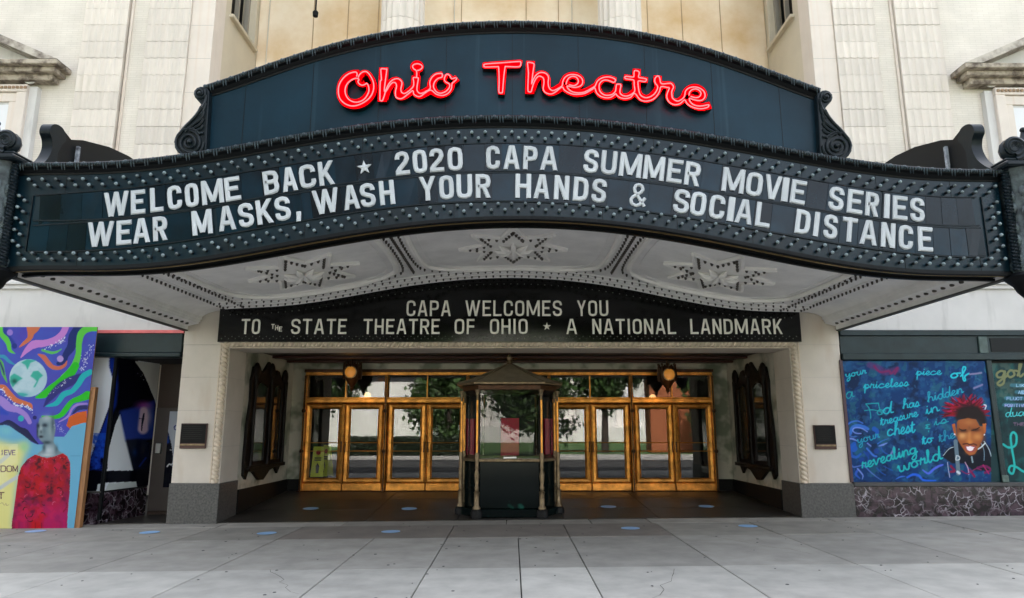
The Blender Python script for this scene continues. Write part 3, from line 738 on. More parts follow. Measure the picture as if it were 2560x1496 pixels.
GL = {
 'A': [[(0, 0), (.43, 1)], [(1, 0), (.57, 1)], [(.10, .27), (.90, .27)]],
 'B': [[(.0, 0), (0, 1), (.78, 1), (1, .87), (1, .64), (.85, .53), (0, .53)], [(.8, .53), (1, .42), (1, .13), (.78, 0), (0, 0)]],
 'C': [[(1, .68), (1, .87), (.78, 1), (.22, 1), (0, .87), (0, .13), (.22, 0), (.78, 0), (1, .13), (1, .32)]],
 'D': [[(0, 0), (0, 1), (.72, 1), (1, .84), (1, .16), (.72, 0), (0, 0)]],
 'E': [[(1, 1), (0, 1), (0, 0), (1, 0)], [(0, .52), (.82, .52)]],
 'F': [[(1, 1), (0, 1), (0, 0)], [(0, .5), (.82, .5)]],
 'H': [[(0, 0), (0, 1)], [(1, 0), (1, 1)], [(0, .5), (1, .5)]],
 'I': [[(.5, 0), (.5, 1)]],
 'K': [[(0, 0), (0, 1)], [(1, 1), (.05, .36)], [(.35, .6), (1, 0)]],
 'L': [[(0, 1), (0, 0), (1, 0)]],
 'M': [[(0, 0), (0, 1)], [(1, 0), (1, 1)], [(.03, 1), (.5, .08)], [(.97, 1), (.5, .08)]],
 'N': [[(0, 0), (0, 1)], [(1, 0), (1, 1)], [(.03, 1), (.97, 0)]],
 'O': [[(.22, 0), (0, .13), (0, .87), (.22, 1), (.78, 1), (1, .87), (1, .13), (.78, 0), (.22, 0)]],
 'P': [[(0, 0), (0, 1), (.78, 1), (1, .87), (1, .56), (.8, .44), (0, .44)]],
 'R': [[(0, 0), (0, 1), (.78, 1), (1, .87), (1, .60), (.8, .48), (0, .48)], [(.55, .48), (1, 0)]],
 'S': [[(1, .72), (1, .87), (.78, 1), (.22, 1), (0, .87), (0, .66), (.18, .55), (.82, .45), (1, .34), (1, .13), (.78, 0), (.22, 0), (0, .13), (0, .28)]],
 'T': [[(0, 1), (1, 1)], [(.5, 0), (.5, 1)]],
 'U': [[(0, 1), (0, .13), (.22, 0), (.78, 0), (1, .13), (1, 1)]],
 'V': [[(0, 1), (.45, 0)], [(1, 1), (.55, 0)]],
 'W': [[(0, 1), (.24, 0)], [(.5, 1), (.26, 0)], [(.5, 1), (.74, 0)], [(1, 1), (.76, 0)]],
 'Y': [[(0, 1), (.5, .42)], [(1, 1), (.5, .42)], [(.5, 0), (.5, .5)]],
 '2': [[(0, .70), (0, .87), (.22, 1), (.78, 1), (1, .87), (1, .62), (.0, .12), (0, 0), (1, 0)]],
 '&': [[(1, .0), (.16, .70), (.16, .88), (.33, 1), (.60, 1), (.76, .88), (.76, .70), (0, .34), (0, .13), (.2, 0), (.58, 0), (1, .40)]],
 ',': [[(.7, .26), (.7, .12)], [(.7, .14), (.1, -.14)]],
}
GL['0'] = GL['O']
def stroke_prism(mb, pts, hw, d, bev, zoff=0., horiz=True, T=lambda x, z, y: (x, y, z)):
    """one letter stroke: mitred ribbon with bevelled edges; T maps letter coordinates to the world"""
    P = [Vector(p) for p in pts]
    if len(P) > 3:      # round the soft corners of the letter
        cl0 = (P[0]-P[-1]).length < 1e-6; Q = []; core = P[:-1] if cl0 else P; n0 = len(core)
        for i in range(n0):
            if not cl0 and i in (0, n0-1): Q.append(core[i]); continue
            a, p, b = core[(i-1) % n0], core[i], core[(i+1) % n0]; l1, l2 = (p-a).length, (b-p).length
            if l1 < 1e-6 or l2 < 1e-6: continue
            ct = (p-a).dot(b-p)/(l1*l2)
            if ct > .35: c1 = min(l1*.35, hw*1.2); c2 = min(l2*.35, hw*1.2); Q += [p+(a-p)/l1*c1, p+(b-p)/l2*c2]
            else: Q.append(p)
        P = Q+[Q[0].copy()] if cl0 else Q
    closed = (P[0]-P[-1]).length < 1e-6 and len(P) > 2
    if closed: P = P[:-1]
    n = len(P); prof = [(-1, 0), (-1, -(d-bev)), (-(1-bev/hw), -d), ((1-bev/hw), -d), (1, -(d-bev)), (1, 0)]
    vs = []
    for i, p in enumerate(P):
        a = P[(i-1) % n] if closed or i > 0 else None; b = P[(i+1) % n] if closed or i < n-1 else None
        if a is not None and b is not None:
            t1 = (p-a).normalized(); t2 = (b-p).normalized(); n1 = Vector((-t1.y, t1.x)); n2 = Vector((-t2.y, t2.x))
            m = (n1+n2); m = m/max(m.length_squared, .35)*2 if m.length > 1e-6 else n1
            off = m*1.0
        else:
            t = ((b-p) if b is not None else (p-a)).normalized(); off = Vector((-t.y, t.x))
            if horiz and n == 2 and abs(t.y) > .35 and abs(t.x) > .02:
                off = Vector((-1/abs(t.y), 0))*(1 if t.y > 0 else -1)
        for a_, y in prof:
            q = p+off*hw*a_; vs.append(T(q.x, q.y, y-zoff))
    k = len(prof); fs = []
    for i in range(n if closed else n-1):
        j = (i+1) % n
        for r_ in range(k-1): fs.append((i*k+r_, i*k+r_+1, j*k+r_+1, j*k+r_))
    if not closed: fs += [tuple(range(k)), tuple((n-1)*k+r_ for r_ in range(k-1, -1, -1))]
    mb.add(vs, fs)
def glyph(mb, ch, w_, h, t, d, bev, T):
    if ch == '*':
        pts = []
        for i in range(10):
            a = pi/2+i*pi/5; r = .5 if i % 2 == 0 else .2
            pts.append((w_*.5+r*w_*cos(a), h*.5+r*w_*sin(a)))
        n = 10; vs = [T(x, z, 0) for x, z in pts]+[T(x, z, -d) for x, z in pts]+[T(w_/2, h/2, -d*1.6)]
        mb.add(vs, [(i, (i+1) % n, (i+1) % n+n, i+n) for i in range(n)]+[(i+n, (i+1) % n+n, 2*n) for i in range(n)]); return
    hw = t/2
    for si, st in enumerate(GL[ch]):
        iw = max(w_-t, 0.0001)
        diag = len(st) == 2 and st[0][0] != st[1][0] and st[0][1] != st[1][1]
        pts = []
        for (x, z) in st:
            zz = (hw+z*(h-t))
            if len(st) == 2 and st[0][1] != st[1][1]: zz = z*h       # stems run the full height
            elif len(st) > 2 and (x, z) in (st[0], st[-1]) and ch not in 'SCGO0D&2,' and z in (0, 1) and ((st[1] if (x, z) == st[0] else st[-2])[0] == x): zz = z*h
            xx = hw+x*iw
            if len(st) > 2 and (x, z) in (st[0], st[-1]) and ch in 'EL' and x == 1: xx = w_
            if ch == 'T' and z == 1 and st[0][1] == 1: xx = x*w_; zz = h-hw
            if ch in 'EF' and len(st) == 2: xx = hw if x == 0 else w_*.86
            if ch == '2' and (x, z) == st[-1]: xx = w_
            pts.append((xx, zz))
        stroke_prism(mb, pts, hw*(.92 if diag else 1), d+si*.0006, bev, T=T)
def rowframe(C, x):
    z = float(np.polyval(C, x)); sl_ = float(np.polyval(np.polyder(C), x)); t = Vector((1, sl_)).normalized(); return Vector((x, z)), t, Vector((-t.y, t.x))
def tile(C, H, x0, x1, pad=.028, col='tile'):
    p0, t0, n0 = rowframe(C, x0); p1, t1, n1 = rowframe(C, x1); pm, tm, nm = rowframe(C, (x0+x1)/2)
    h = H+pad; pts = [p0-n0*h, pm-nm*h, p1-n1*h, p1+n1*h, pm+nm*h, p0+n0*h]
    mb = MB(); ty = random.uniform(-.0025, .0025)
    n = 6; vs = [(p.x, YF-.012+(ty if p.x > (x0+x1)/2 else -ty)+(random.uniform(-.001, .001)), p.y) for p in pts]+[(p.x, YF+.001, p.y) for p in pts]
    mb.add(vs, [(0, 1, 4, 5), (1, 2, 3, 4)]+[(i, (i+1) % n, (i+1) % n+n, i+n) for i in range(n)])
    return on_mq(mb.build('letter_tile', M[col], MQ))
for C, H, TX in ((C1, H1, TX1), (C2, H2, TX2)):
    mid = float(np.mean([v for _, v, _ in R1])) if C is C1 else 530
    items = []
    for ch, u0, u1 in TX:
        vv = None
        # find the row's photo height at this place
        xa = W(u0, mid, YF)[0]
        for _ in range(3):
            z = float(np.polyval(C, xa)); _, vv = proj(xa, YF, z); xa = W(u0, vv, YF)[0]
        xb = W(u1, vv, YF)[0]; items.append((ch, xa, xb))
    edges = [-5.80]
    segs = []
    prev = -5.80 if C is C1 else -5.88
    for i, (ch, xa, xb) in enumerate(items):
        l = xa-.015; 
        if i > 0 and items[i-1][2]+.06 > xa: l = (items[i-1][2]+xa)/2
        r = xb+.015
        if i < len(items)-1 and items[i+1][1] < xb+.06: r = (items[i+1][1]+xb)/2
        if l-prev > .05:
            k = max(1, round((l-prev)/.22)); ed = np.linspace(prev, l, k+1)
            for q in range(k): segs.append((ed[q], ed[q+1], None))
        segs.append((max(l, prev), r, (ch, xa, xb))); prev = r
    end = 5.66 if C is C1 else 5.74
    k = max(1, round((end-prev)/.22)); ed = np.linspace(prev, end, k+1)
    for q in range(k): segs.append((ed[q], ed[q+1], None))
    for (a, b, it) in segs:
        t = tile(C, H, a+.002, b-.002)
        if it:
            ch, xa, xb = it; xc = (xa+xb)/2; p, tt, nn = rowframe(C, xc); w_ = (xb-xa)*.985; h = 2*H
            rj = random.gauss(0, .008); tt = (tt+nn*rj).normalized(); nn = Vector((-tt.y, tt.x))
            def T(x, z, y, p=p, tt=tt, nn=nn, w_=w_, h=h):
                q = p+tt*(x-w_/2)+nn*(z-h/2); return (q.x, YF-.0145+y, q.y)
            mb = MB()
            th = .058 if ch != 'I' else w_
            if ch == '&': th = .040
            glyph(mb, ch, w_, h, min(th, w_), .020, .012, T)
            mb.build('star_emblem' if ch == '*' else 'letter', M['letter'], t)
    # rails over and under the row
    for sgn in (-1, 1):
        mb = MB(); off = sgn*(H+.040)
        path = []
        for x in np.linspace(-5.86, 5.72, 80): p, t_, n_ = rowframe(C, x); q = p+n_*off; path.append((q.x, q.y))
        mb.sweep(path, [(.007, YF), (.007, YF-.02), (-.007, YF-.02), (-.007, YF)]); Q_(mb, 'tile_rail', M['ornament'])
for s_, xq in ((-1, -5.90), (1, 5.78)):
    mb = MB()
    z0 = rowframe(C2, xq)[0].y-H2-.04; z1 = rowframe(C1, xq)[0].y+H1+.04
    mb.box(xq-.007, xq+.007, YF-.02, YF, z0, z1); Q_(mb, 'tile_rail', M['ornament'])

# --- bulbs of the border
bl = MB(); bl.lathe([(.017, 0), (.017, -.035), (.013, -.040)], (0, 0, 0), 8, 'y')
bl.cur = 1; vs0 = len(bl.v); bl.sphere((0, -.058, 0), .0225, 10, 6)
src = bl.build('bulb', [M['socket'], M['bulb']], MQ, smooth=True)
pos = []
def along(f, x0, x1, step, ph=0.):
    X = np.linspace(x0, x1, 800); Z = np.array([f(x) for x in X]); L_ = np.concatenate([[0], np.cumsum(np.hypot(np.diff(X), np.diff(Z)))])
    n = int((L_[-1]-ph)/step+.5)
    return [(float(np.interp(ph+i*step, L_, X)), float(np.interp(ph+i*step, L_, Z))) for i in range(n+1) if ph+i*step <= L_[-1]]
st = .1665
for f1, f2, xa0 in ((lambda x: TOP(x)-.200, lambda x: TOP(x)-.280, -5.95), (lambda x: BOT(x)+.155, lambda x: BOT(x)+.078, -5.95)):
    q = along(f1, xa0, 5.95, st); pos += q
    pos += [((q[i][0]+q[i+1][0])/2, f2((q[i][0]+q[i+1][0])/2)) for i in range(len(q)-1)]
for xx, xx2, sgn in ((-6.04, -5.965, 1), (5.93, 5.86, -1)):
    z1, z0 = TOP(xx)-.285, BOT(xx)+.155; k = int((z1-z0)/st)
    for i in range(1, k+1):
        z = z0+(z1-z0)*(i-.0)/(k+1); pos.append((xx, z+.02)); pos.append((xx2, z-.04))
pos.sort(key=lambda p: abs(p[0]))
# the 300 seen largest are objects, the few left over are joined
pos.sort(key=lambda p: p[1]);  keep = pos[:300]; rest = pos[300:]
for i, (x, z) in enumerate(keep):
    o = src if i == 0 else inst(src, parent=MQ)
    o.location = (x, YF, z); o.matrix_parent_inverse = Matrix.Translation(-MQ.location)
if rest:
    mb = MB()
    for x, z in rest:
        mb.cur = 0; mb.lathe([(.017, 0), (.017, -.035), (.013, -.040)], (x, YF, z), 8, 'y'); mb.cur = 1; mb.sphere((x, YF-.058, z), .0225, 8, 5)
    stuff(Q_(mb, 'bulb', [M['socket'], M['bulb']], smooth=True))
print('bulbs', len(pos))

# --- upper arch panel with the script name
archP = [(519, 224), (580, 201), (648, 177.5), (717, 157), (800, 131), (860, 114), (959, 89), (1038, 77), (1117, 69.5), (1197, 65.5), (1276, 63.5), (1356, 65.5), (1435, 70), (1514, 77), (1594, 87), (1673, 104), (1740, 125), (1802, 144), (1905, 178), (2031, 226)]
YA = YF+.07
ARC = fit(archP, YA, 6)
AL, AR = W(515, 250, YA)[0], W(2047, 255, YA)[0]
xa_ = np.linspace(AL, AR, 60)
mb = MB(); P = []
for x in xa_: P += [(x, YA, TOP(x)-.05), (x, YA, ARC(x)), (x, YA+.16, ARC(x)), (x, YA+.16, TOP(x)-.05)]
F1 = []
for i in range(len(xa_)-1):
    a = i*4; b = a+4; F1 += [(a, b, b+1, a+1), (a+1, b+1, b+2, a+2), (a+2, b+2, b+3, a+3), (a+3, b+3, b, a)]
mb.add(P, F1+[(0, 1, 2, 3), (len(P)-1, len(P)-2, len(P)-3, len(P)-4)])
Q_(mb, 'arch_panel', M['arch'])
mb = MB()
for x in np.linspace(AL+.5, AR-.5, 9):
    mb = MB(); mb.box(x-.003, x+.003, YA-.0025, YA+.002, TOP(x)+.02, ARC(x)-.02)
    Q_(mb, 'panel_seam', M['lip'])
bead_moulding([(x, ARC(x)+.01) for x in xa_], YA, 'bead_moulding')

# --- scroll brackets at both ends of the arch (traced once, mirrored)
def zoomL(pts, sx=6.695, ox=420, oy=200): return [(ox+a/sx, oy+b/sx) for a, b in pts]
SC = zoomL([(690, 190), (660, 150), (600, 115), (540, 108), (480, 130), (435, 180), (425, 235), (445, 290), (490, 340), (548, 405), (520, 480), (470, 570), (400, 660), (320, 745), (230, 840), (165, 910), (120, 980), (102, 1050), (108, 1130), (150, 1200), (235, 1270), (330, 1290), (430, 1285), (520, 1230), (590, 1180), (640, 1180), (660, 700), (680, 400)])
def scroll(mir):
    du = 0; f = (lambda u, v: (u, v)) if not mir else (lambda u, v: (2566-u, v+9))
    yy = YF-.03
    mb = MB(); mb.prism([W(*f(u, v), yy) for u, v in SC], yy, yy+.20)
    br = Q_(mb, 'scroll_bracket', M['ornament'], bev=.012)
    mb = MB()
    def spiral(cu, cv, r0, r1, turns, a0, rt):
        pts = []; N = int(26*turns)
        for i in range(N+1):
            t = i/N; a = a0+2*pi*turns*t; r = r0+(r1-r0)*t
            x, z = W(*f(cu+r*cos(a), cv+r*sin(a)), yy); pts.append((x, yy-.012, z))
        mb.tube(pts, rt, 6)
    spiral(474, 358, 30, 5, 2.2, -pi*.5, .013); spiral(474.5, 357, 36, 33, .9, 0, .014)
    spiral(500.5, 234, 15, 3, 1.6, -pi*.2, .011)
    mb.sphere((W(*f(475, 357), yy)[0], yy-.02, W(*f(475, 357), yy)[1]), .03, 8, 5)
    mb.sphere((W(*f(500.5, 235), yy)[0], yy-.015, W(*f(500.5, 235), yy)[1]), .028, 8, 5)
    for L_ in ([(650, 260), (620, 400), (520, 540), (420, 660), (300, 780), (200, 920)], [(560, 450), (500, 560), (400, 680), (280, 800), (160, 960), (130, 1060)],
               [(610, 540), (570, 640), (480, 720), (380, 790), (290, 870)], [(600, 660), (560, 730), (480, 790), (380, 840)], [(590, 765), (560, 820), (480, 850), (380, 860)], [(600, 900), (540, 900), (470, 890)], [(640, 400), (600, 520), (540, 600)]):
        pts = [(W(*f(u, v), yy)[0], yy-.008, W(*f(u, v), yy)[1]) for u, v in zoomL(catmull([(a, b) for a, b in L_], 4))]
        mb.tube(pts, .017, 6)
    mb.build('relief', M['ornament'], br, smooth=True)
scroll(False); scroll(True)

# --- side signs of the canopy, seen from behind
for s in (-1, 1):
    X0 = 6.02*s
    prof = [(-4.62, 4.55), (-4.62, 5.0), (-4.55, 5.12), (-4.48, 5.3), (-4.56, 5.42), (-4.52, 5.53), (-4.38, 5.55), (-4.24, 5.50), (-4.0, 5.60), (-3.4, 5.76), (-2.9, 5.83), (-2.4, 5.84), (-1.8, 5.76), (-1.2, 5.6), (-.7, 5.4), (-.5, 5.2), (-.5, 4.55)]
    mb = MB(); mb.prismx([(y, z) for y, z in prof], X0-.02, X0+.02)
    pn = Q_(mb, 'side_sign', M['blackpaint'])
    mb = MB(); path = [(-4.95, 4.78), (-4.80, 4.90), (-4.68, 5.04), (-4.62, 5.2), (-4.64, 5.32), (-4.70, 5.40), (-4.68, 5.50), (-4.60, 5.555), (-4.48, 5.56), (-4.40, 5.50), (-4.38, 5.42), (-4.44, 5.34), (-4.5, 5.2), (-4.5, 4.78)]
    mb.prismx([tuple(q) for q in catmull(path[:-1], 4)]+[path[-1]], min(X0-s*.05, X0+s*.09), max(X0-s*.05, X0+s*.09)); mb.build('side_scroll', M['ornament'], pn, smooth=True)
    for yy_ in (-4.12, -3.20):
        mb = MB(); mb.box(min(X0-s*.03, X0-s*.07), max(X0-s*.03, X0-s*.07), yy_-.02, yy_+.02, 4.6, 5.45); mb.build('sign_strut', mat('flaking white strut', (.5, .55, .6), .6, col2=(.03, .03, .04), vscale=9), pn)
    mb = MB(); mb.tube([(X0-s*.05, -3.2, 5.45), (X0-s*.5, -3.0, 4.85)], .03, 6); mb.build('brace', M['ornament'], pn)
    # side fascia of the canopy
    mb = MB(); z0, z1 = 3.50, TOP(XA if s < 0 else XB)
    mb.box(min(X0+s*.20, X0+s*.26), max(X0+s*.20, X0+s*.26), -4.6, 0-.01, z0, z1); Q_(mb, 'side_fascia', M['paint'])
    mb = MB(); mb.box(min(X0, X0+s*.19), max(X0, X0+s*.19), -4.58, -.01, 4.50, 4.55); Q_(mb, 'canopy_edge', M['lip'])
mb = MB(); mb.box(-6.0, 6.0, -4.58, -.02, 4.80, 4.86); Q_(mb, 'canopy_roof', M['lip'])

# --- corner columns of the canopy
for s, rc in ((-1, W(50, 426, YF-.05)[0]), (1, W(2500, 440, YF-.05)[0])):
    cx = rc+s*.26; cy = YF+.02; zb_, zt_ = BOT(s*5.9)-.02, TOP(s*5.9)+.0
    mb = MB(); mb.lathe([(.24, zb_), (.26, zb_+.1), (.22, zb_+.16), (.20, (zb_+zt_)/2), (.22, zt_-.1), (.25, zt_)], (cx, cy, 0), 16)
    co = Q_(mb, 'corner_column', M['patina'], smooth=True)
    mb = MB()
    for dx in (-.24*s*1.0, .24*s):
        vs, fs = rope(((cx+dx, cy-.10, zb_+.02), (cx+dx*.92, cy-.10, zt_)), .048, .085, 12, .011); mb.add(vs, fs)
    mb.build('rope_shaft', M['ornament'], co, smooth=True)
    mb = MB(); mb.box(cx-.30, cx+.30, cy-.26, cy+.26, zt_, zt_+.07, ch=.02); mb.box(cx-.27, cx+.27, cy-.22, cy+.22, zt_+.071, zt_+.12, ch=.02)
    def vol(c0, c1, z, r, turns, ph, rt, dirn):
        pts = []
        for i in range(int(20*turns)+1):
            t = i/(20*turns); a = ph+dirn*2*pi*turns*t; q = r*(1-t*.86); pts.append((c0+q*cos(a), c1, z+q*sin(a)))
        mb.tube(pts, [rt*(1.15-.7*i/len(pts)) for i in range(len(pts))], 6)
    for dz, rr in ((.13, .155), (.13, .10)): vol(cx-s*.14, cy-.20, zt_+.12+dz, rr, 1.7, -pi/2, .032, 1*s)
    vol(cx+s*.15, cy-.20, zt_+.24, .13, 1.6, -pi/2, .03, -s)
    mb.sphere((cx-s*.13, cy-.13, zt_+.24), .15, 10, 6, sc=(1, .6, 1))
    for i in range(7):
        a = -1.0+i*.33; x_ = cx+s*.10
        mb.tube([(x_+.10*sin(a), cy-.06, zt_+.14), (x_+.13*sin(a), cy-.12, zt_+.28), (x_+.06*sin(a)+s*.02, cy-.08, zt_+.40), (x_+s*.03+.03*sin(a), cy-.05, zt_+.52)], [.035, .045, .03, .012], 6)
    mb.sphere((cx+s*.12, cy-.05, zt_+.55), .035, 8, 5)
    mb.build('capital', M['ornament'], co, smooth=True)
    mb = MB()
    for i in range(5):
        z = zb_+.15+i*(zt_-zb_-.3)/5
        for k in range(5):
            a = -pi/2+(k-2)*.5; mb.sphere((cx+.21*cos(a), cy+.21*sin(a), z+.05*((k+i) % 2)), .05, 6, 4, sc=(.8, .6, 1.5))
    mb.build('foliage_relief', M['patina'], co, smooth=True)
    mb = MB(); mb.lathe([(.27, zb_), (.29, zb_-.04), (.24, zb_-.09), (.20, zb_-.13), (.17, zb_-.20), (.10, zb_-.29), (.045, zb_-.34), (.05, zb_-.38), (.01, zb_-.42)], (cx, cy, 0), 14)
    mb.build('pendant', M['lip'], co, smooth=True)

# --- soffit
facP = [(553, 772), (580, 772), (683, 765), (785, 754), (800, 752), (870, 742), (959, 727), (1040, 710), (1117, 701), (1200, 696), (1276, 695), (1360, 697), (1435, 702), (1520, 714), (1594, 727), (1700, 749), (1802, 768), (1905, 776), (2000, 779)]
SF = fit(facP, -.12, 8)
xe0, xe1 = W(553, 772, -.12)[0], W(2000, 779, -.12)[0]
def sof(x, y):
    t = min(1, max(0, (y+4.6)/4.5)); xx = min(max(x, xe0), xe1)
    return (BOT(min(max(x, -5.6), 5.6))+.31)*(1-t)+SF(xx)*t
side = [(5.70, 3.865), (5.82, 3.83), (5.90, 3.79), (5.95, 3.75), (5.952, 3.70), (5.975, 3.70), (5.98, 3.655), (6.0, 3.655), (6.005, 3.62), (6.20, 3.575), (6.205, 3.50), (6.28, 3.49), (6.28, 3.75)]
def crosssec(y):
    xsn = np.linspace(-5.56, 5.56, 70); z = [sof(x, y) for x in xsn]
    t = min(1, max(0, (y+4.6)/4.5)); dz = (sof(-5.56, y)-3.9)*.8
    L_ = [(-a, b+dz*max(0, (6-a)/.5)) for a, b in side[::-1]]; R_ = [(a, b+(sof(5.56, y)-3.9)*.8*max(0, (6-a)/.5)) for a, b in side]
    return L_+[(x, zz) for x, zz in zip(xsn, z)]+R_
ys = np.linspace(YB+.005, -.03, 12)
P = []; secs = [crosssec(y) for y in ys]; m_ = len(secs[0])
for y, sc_ in zip(ys, secs): P += [(a, y, b) for a, b in sc_]
mb = MB(); mb.add(P, [(i*m_+k, i*m_+k+1, (i+1)*m_+k+1, (i+1)*m_+k) for i in range(len(ys)-1) for k in range(m_-1)])
Q_(mb, 'soffit', M['soffit'], smooth=True, fix=False)
M['bedge'] = mat('dark beam edge', (.06, .06, .055), .6)
for s in (-1, 1):
    mb = MB(); mb.box(min(s*6.20, s*6.285), max(s*6.20, s*6.285), YB, -.03, 3.478, 3.50); Q_(mb, 'beam_edge', M['bedge'])
def soft(pts, r, dz=.0, close=False, n=6): return [(x, y, sof(x, y)+dz) for x, y in pts]
roll = MB(); rollt = MB(); sock = MB()
def rline(pts, r, closed=False, k=4, dz=0., mbx=None):
    q = catmull([(a, b) for a, b in pts], k, closed) if k > 1 else [Vector(p) for p in pts]
    (mbx or roll).tube([(p.x, p.y, sof(p.x, p.y)+dz) for p in q], r, 6, closed)
def socks(pts, step, r=.021, k=6, closed=False, h=.05):
    q = catmull([(a, b) for a, b in pts], k, closed) if k > 1 else [Vector(p) for p in pts]
    L_ = [0]
    for i in range(1, len(q)): L_.append(L_[-1]+(q[i]-q[i-1]).length)
    X = [p.x for p in q]; Y = [p.y for p in q]; N = int(L_[-1]/step)
    for i in range(N+1):
        x = float(np.interp(i*step, L_, X)); y = float(np.interp(i*step, L_, Y)); z = sof(x, y)
        r2 = r*.84; sock.lathe([(r2, .01), (r2*1.05, -h*.5), (r2*.6, -h)], (x, y, z), 6)
def seg(a, b, n=8): return [(a[0]+(b[0]-a[0])*i/n, a[1]+(b[1]-a[1])*i/n) for i in range(n+1)]
# star coffers
for xc, rot0 in ((-3.30, 0), (0.02, 0), (3.28, 0)):
    yc = -2.40
    pts = []
    for i in range(16):
        a = pi/2+rot0+i*pi/8; r = 1.0 if i % 2 == 0 else .56
        pts.append((xc+.86*r*cos(a), yc+1.10*r*sin(a)))
    for i in range(16):
        a = pts[i]; b = pts[(i+1) % 16]
        rollt.tube([(x, y, sof(x, y)-.018) for x, y in seg(a, b, 3)], .036, 5)
        ia = (xc+(a[0]-xc)*.80, yc+(a[1]-yc)*.80); ib = (xc+(b[0]-xc)*.80, yc+(b[1]-yc)*.80)
        socks(seg(ia, ib, 4), .13, .029, k=1, h=.065)
    # raised star field and leaf rosette
    vs = [(x*.93+xc*.07, y*.93+yc*.07, sof(x, y)-.02) for x, y in pts]+[(xc, yc, sof(xc, yc)-.07)]
    rollt.add(vs, [(i, (i+1) % 16, 16) for i in range(16)])
    for i in range(8):
        a = rot0+i*pi/4; q = [(xc+r*cos(a), yc+r*1.15*sin(a)) for r in (.05, .14, .24, .32)]
        rollt.tube([(x, y, sof(x, y)-.06-.03*(j in (1, 2))) for j, (x, y) in enumerate(q)], [.02, .05, .045, .01], 6)
    for i in range(8):
        a = i*pi/4; socks([(xc+.2*cos(a), yc+.22*sin(a)), (xc+.201*cos(a), yc+.221*sin(a))], 1, .02, k=1, h=.11)
# panel frames
def frame(x0, x1, y0, y1, cr=.75):
    o = [(x0+cr, y1), (x1-cr, y1), (x1-cr*.3, y1-cr*.3), (x1, y1-cr), (x1, y0+cr), (x1-cr*.3, y0+cr*.3), (x1-cr, y0), (x0+cr, y0), (x0+cr*.3, y0+cr*.3), (x0, y0+cr), (x0, y1-cr), (x0+cr*.3, y1-cr*.3)]
    q = catmull(o, 5, True); rollt.tube([(p.x, p.y, sof(p.x, p.y)-.014) for p in q], .046, 6, True)
    g = .14; o2 = [(xc_+(x-xc_)*((x1-x0)/2-g)/((x1-x0)/2), yc_+(y-yc_)*((y1-y0)/2-g)/((y1-y0)/2)) for xc_, yc_ in (((x0+x1)/2, (y0+y1)/2),) for x, y in o]
    q = catmull(o2, 5, True); roll.tube([(p.x, p.y, sof(p.x, p.y)-.003) for p in q], .010, 5, True)
    # broken straight segment, proud of the corner arcs
    m2 = (x0+x1)/2; L2 = (x1-x0)*.29
    rollt.tube([(m2+t*L2, y1+.045, sof(m2+t*L2, y1+.045)-.02) for t in np.linspace(-1, 1, 14)], .055, 6)
    rollt.tube([(m2+t*L2, y1-.09, sof(m2+t*L2, y1-.09)-.006) for t in np.linspace(-1, 1, 14)], .016, 6)
    so_ = [(x+(.10 if x > m2 else -.10), y+(.10 if y > (y0+y1)/2 else -.10)) for x, y in o]
    socks(so_, .17, .022, k=6, closed=True)
frame(-1.52, 1.55, -4.35, -1.02); frame(-4.86, -1.96, -4.35, -1.02); frame(1.98, 4.84, -4.35, -1.02)
for x in (-1.80, -1.68, 1.70, 1.82): rline(seg((x, -4.4), (x, -.85), 3), .010, k=1)
for x in (-1.74, 1.76): socks(seg((x, -4.4), (x, -1.2), 4), .11, .024, k=1)
for y_, r_ in ((-.80, .016), (-.62, .028), (-.42, .018), (-.22, .03)): roll.tube([(x, y_, sof(x, y_)-.006) for x in np.linspace(-5.45, 5.45, 90)], r_, 6)
for y_ in (-.70, -.33): socks([(x, y_) for x in np.linspace(-5.35, 5.35, 60)], .135, .021, k=1, h=.045)
for s in (-1, 1):
    for xq, r_ in ((5.0, .014), (5.12, .014), (5.36, .012), (5.52, .014)): roll.tube([(s*xq, y, sof(s*xq, y)-.004) for y in np.linspace(-4.55, -.2, 12)], r_, 6)
    for xq in (5.06, 5.44): socks(seg((s*xq, -4.5), (s*xq, -.3), 4), .135, .022, k=1)
    for y in np.arange(-4.5, -.1, .20): sock.lathe([(.030, .01), (.032, -.02), (.02, -.03)], (s*6.10, y, 3.60), 7)
Q_(roll, 'soffit_moulding', M['soffit'], smooth=True); Q_(rollt, 'star_moulding', M['soffitroll'], smooth=True)
stuff(Q_(sock, 'soffit_bulb', M['sofsock'], smooth=True))

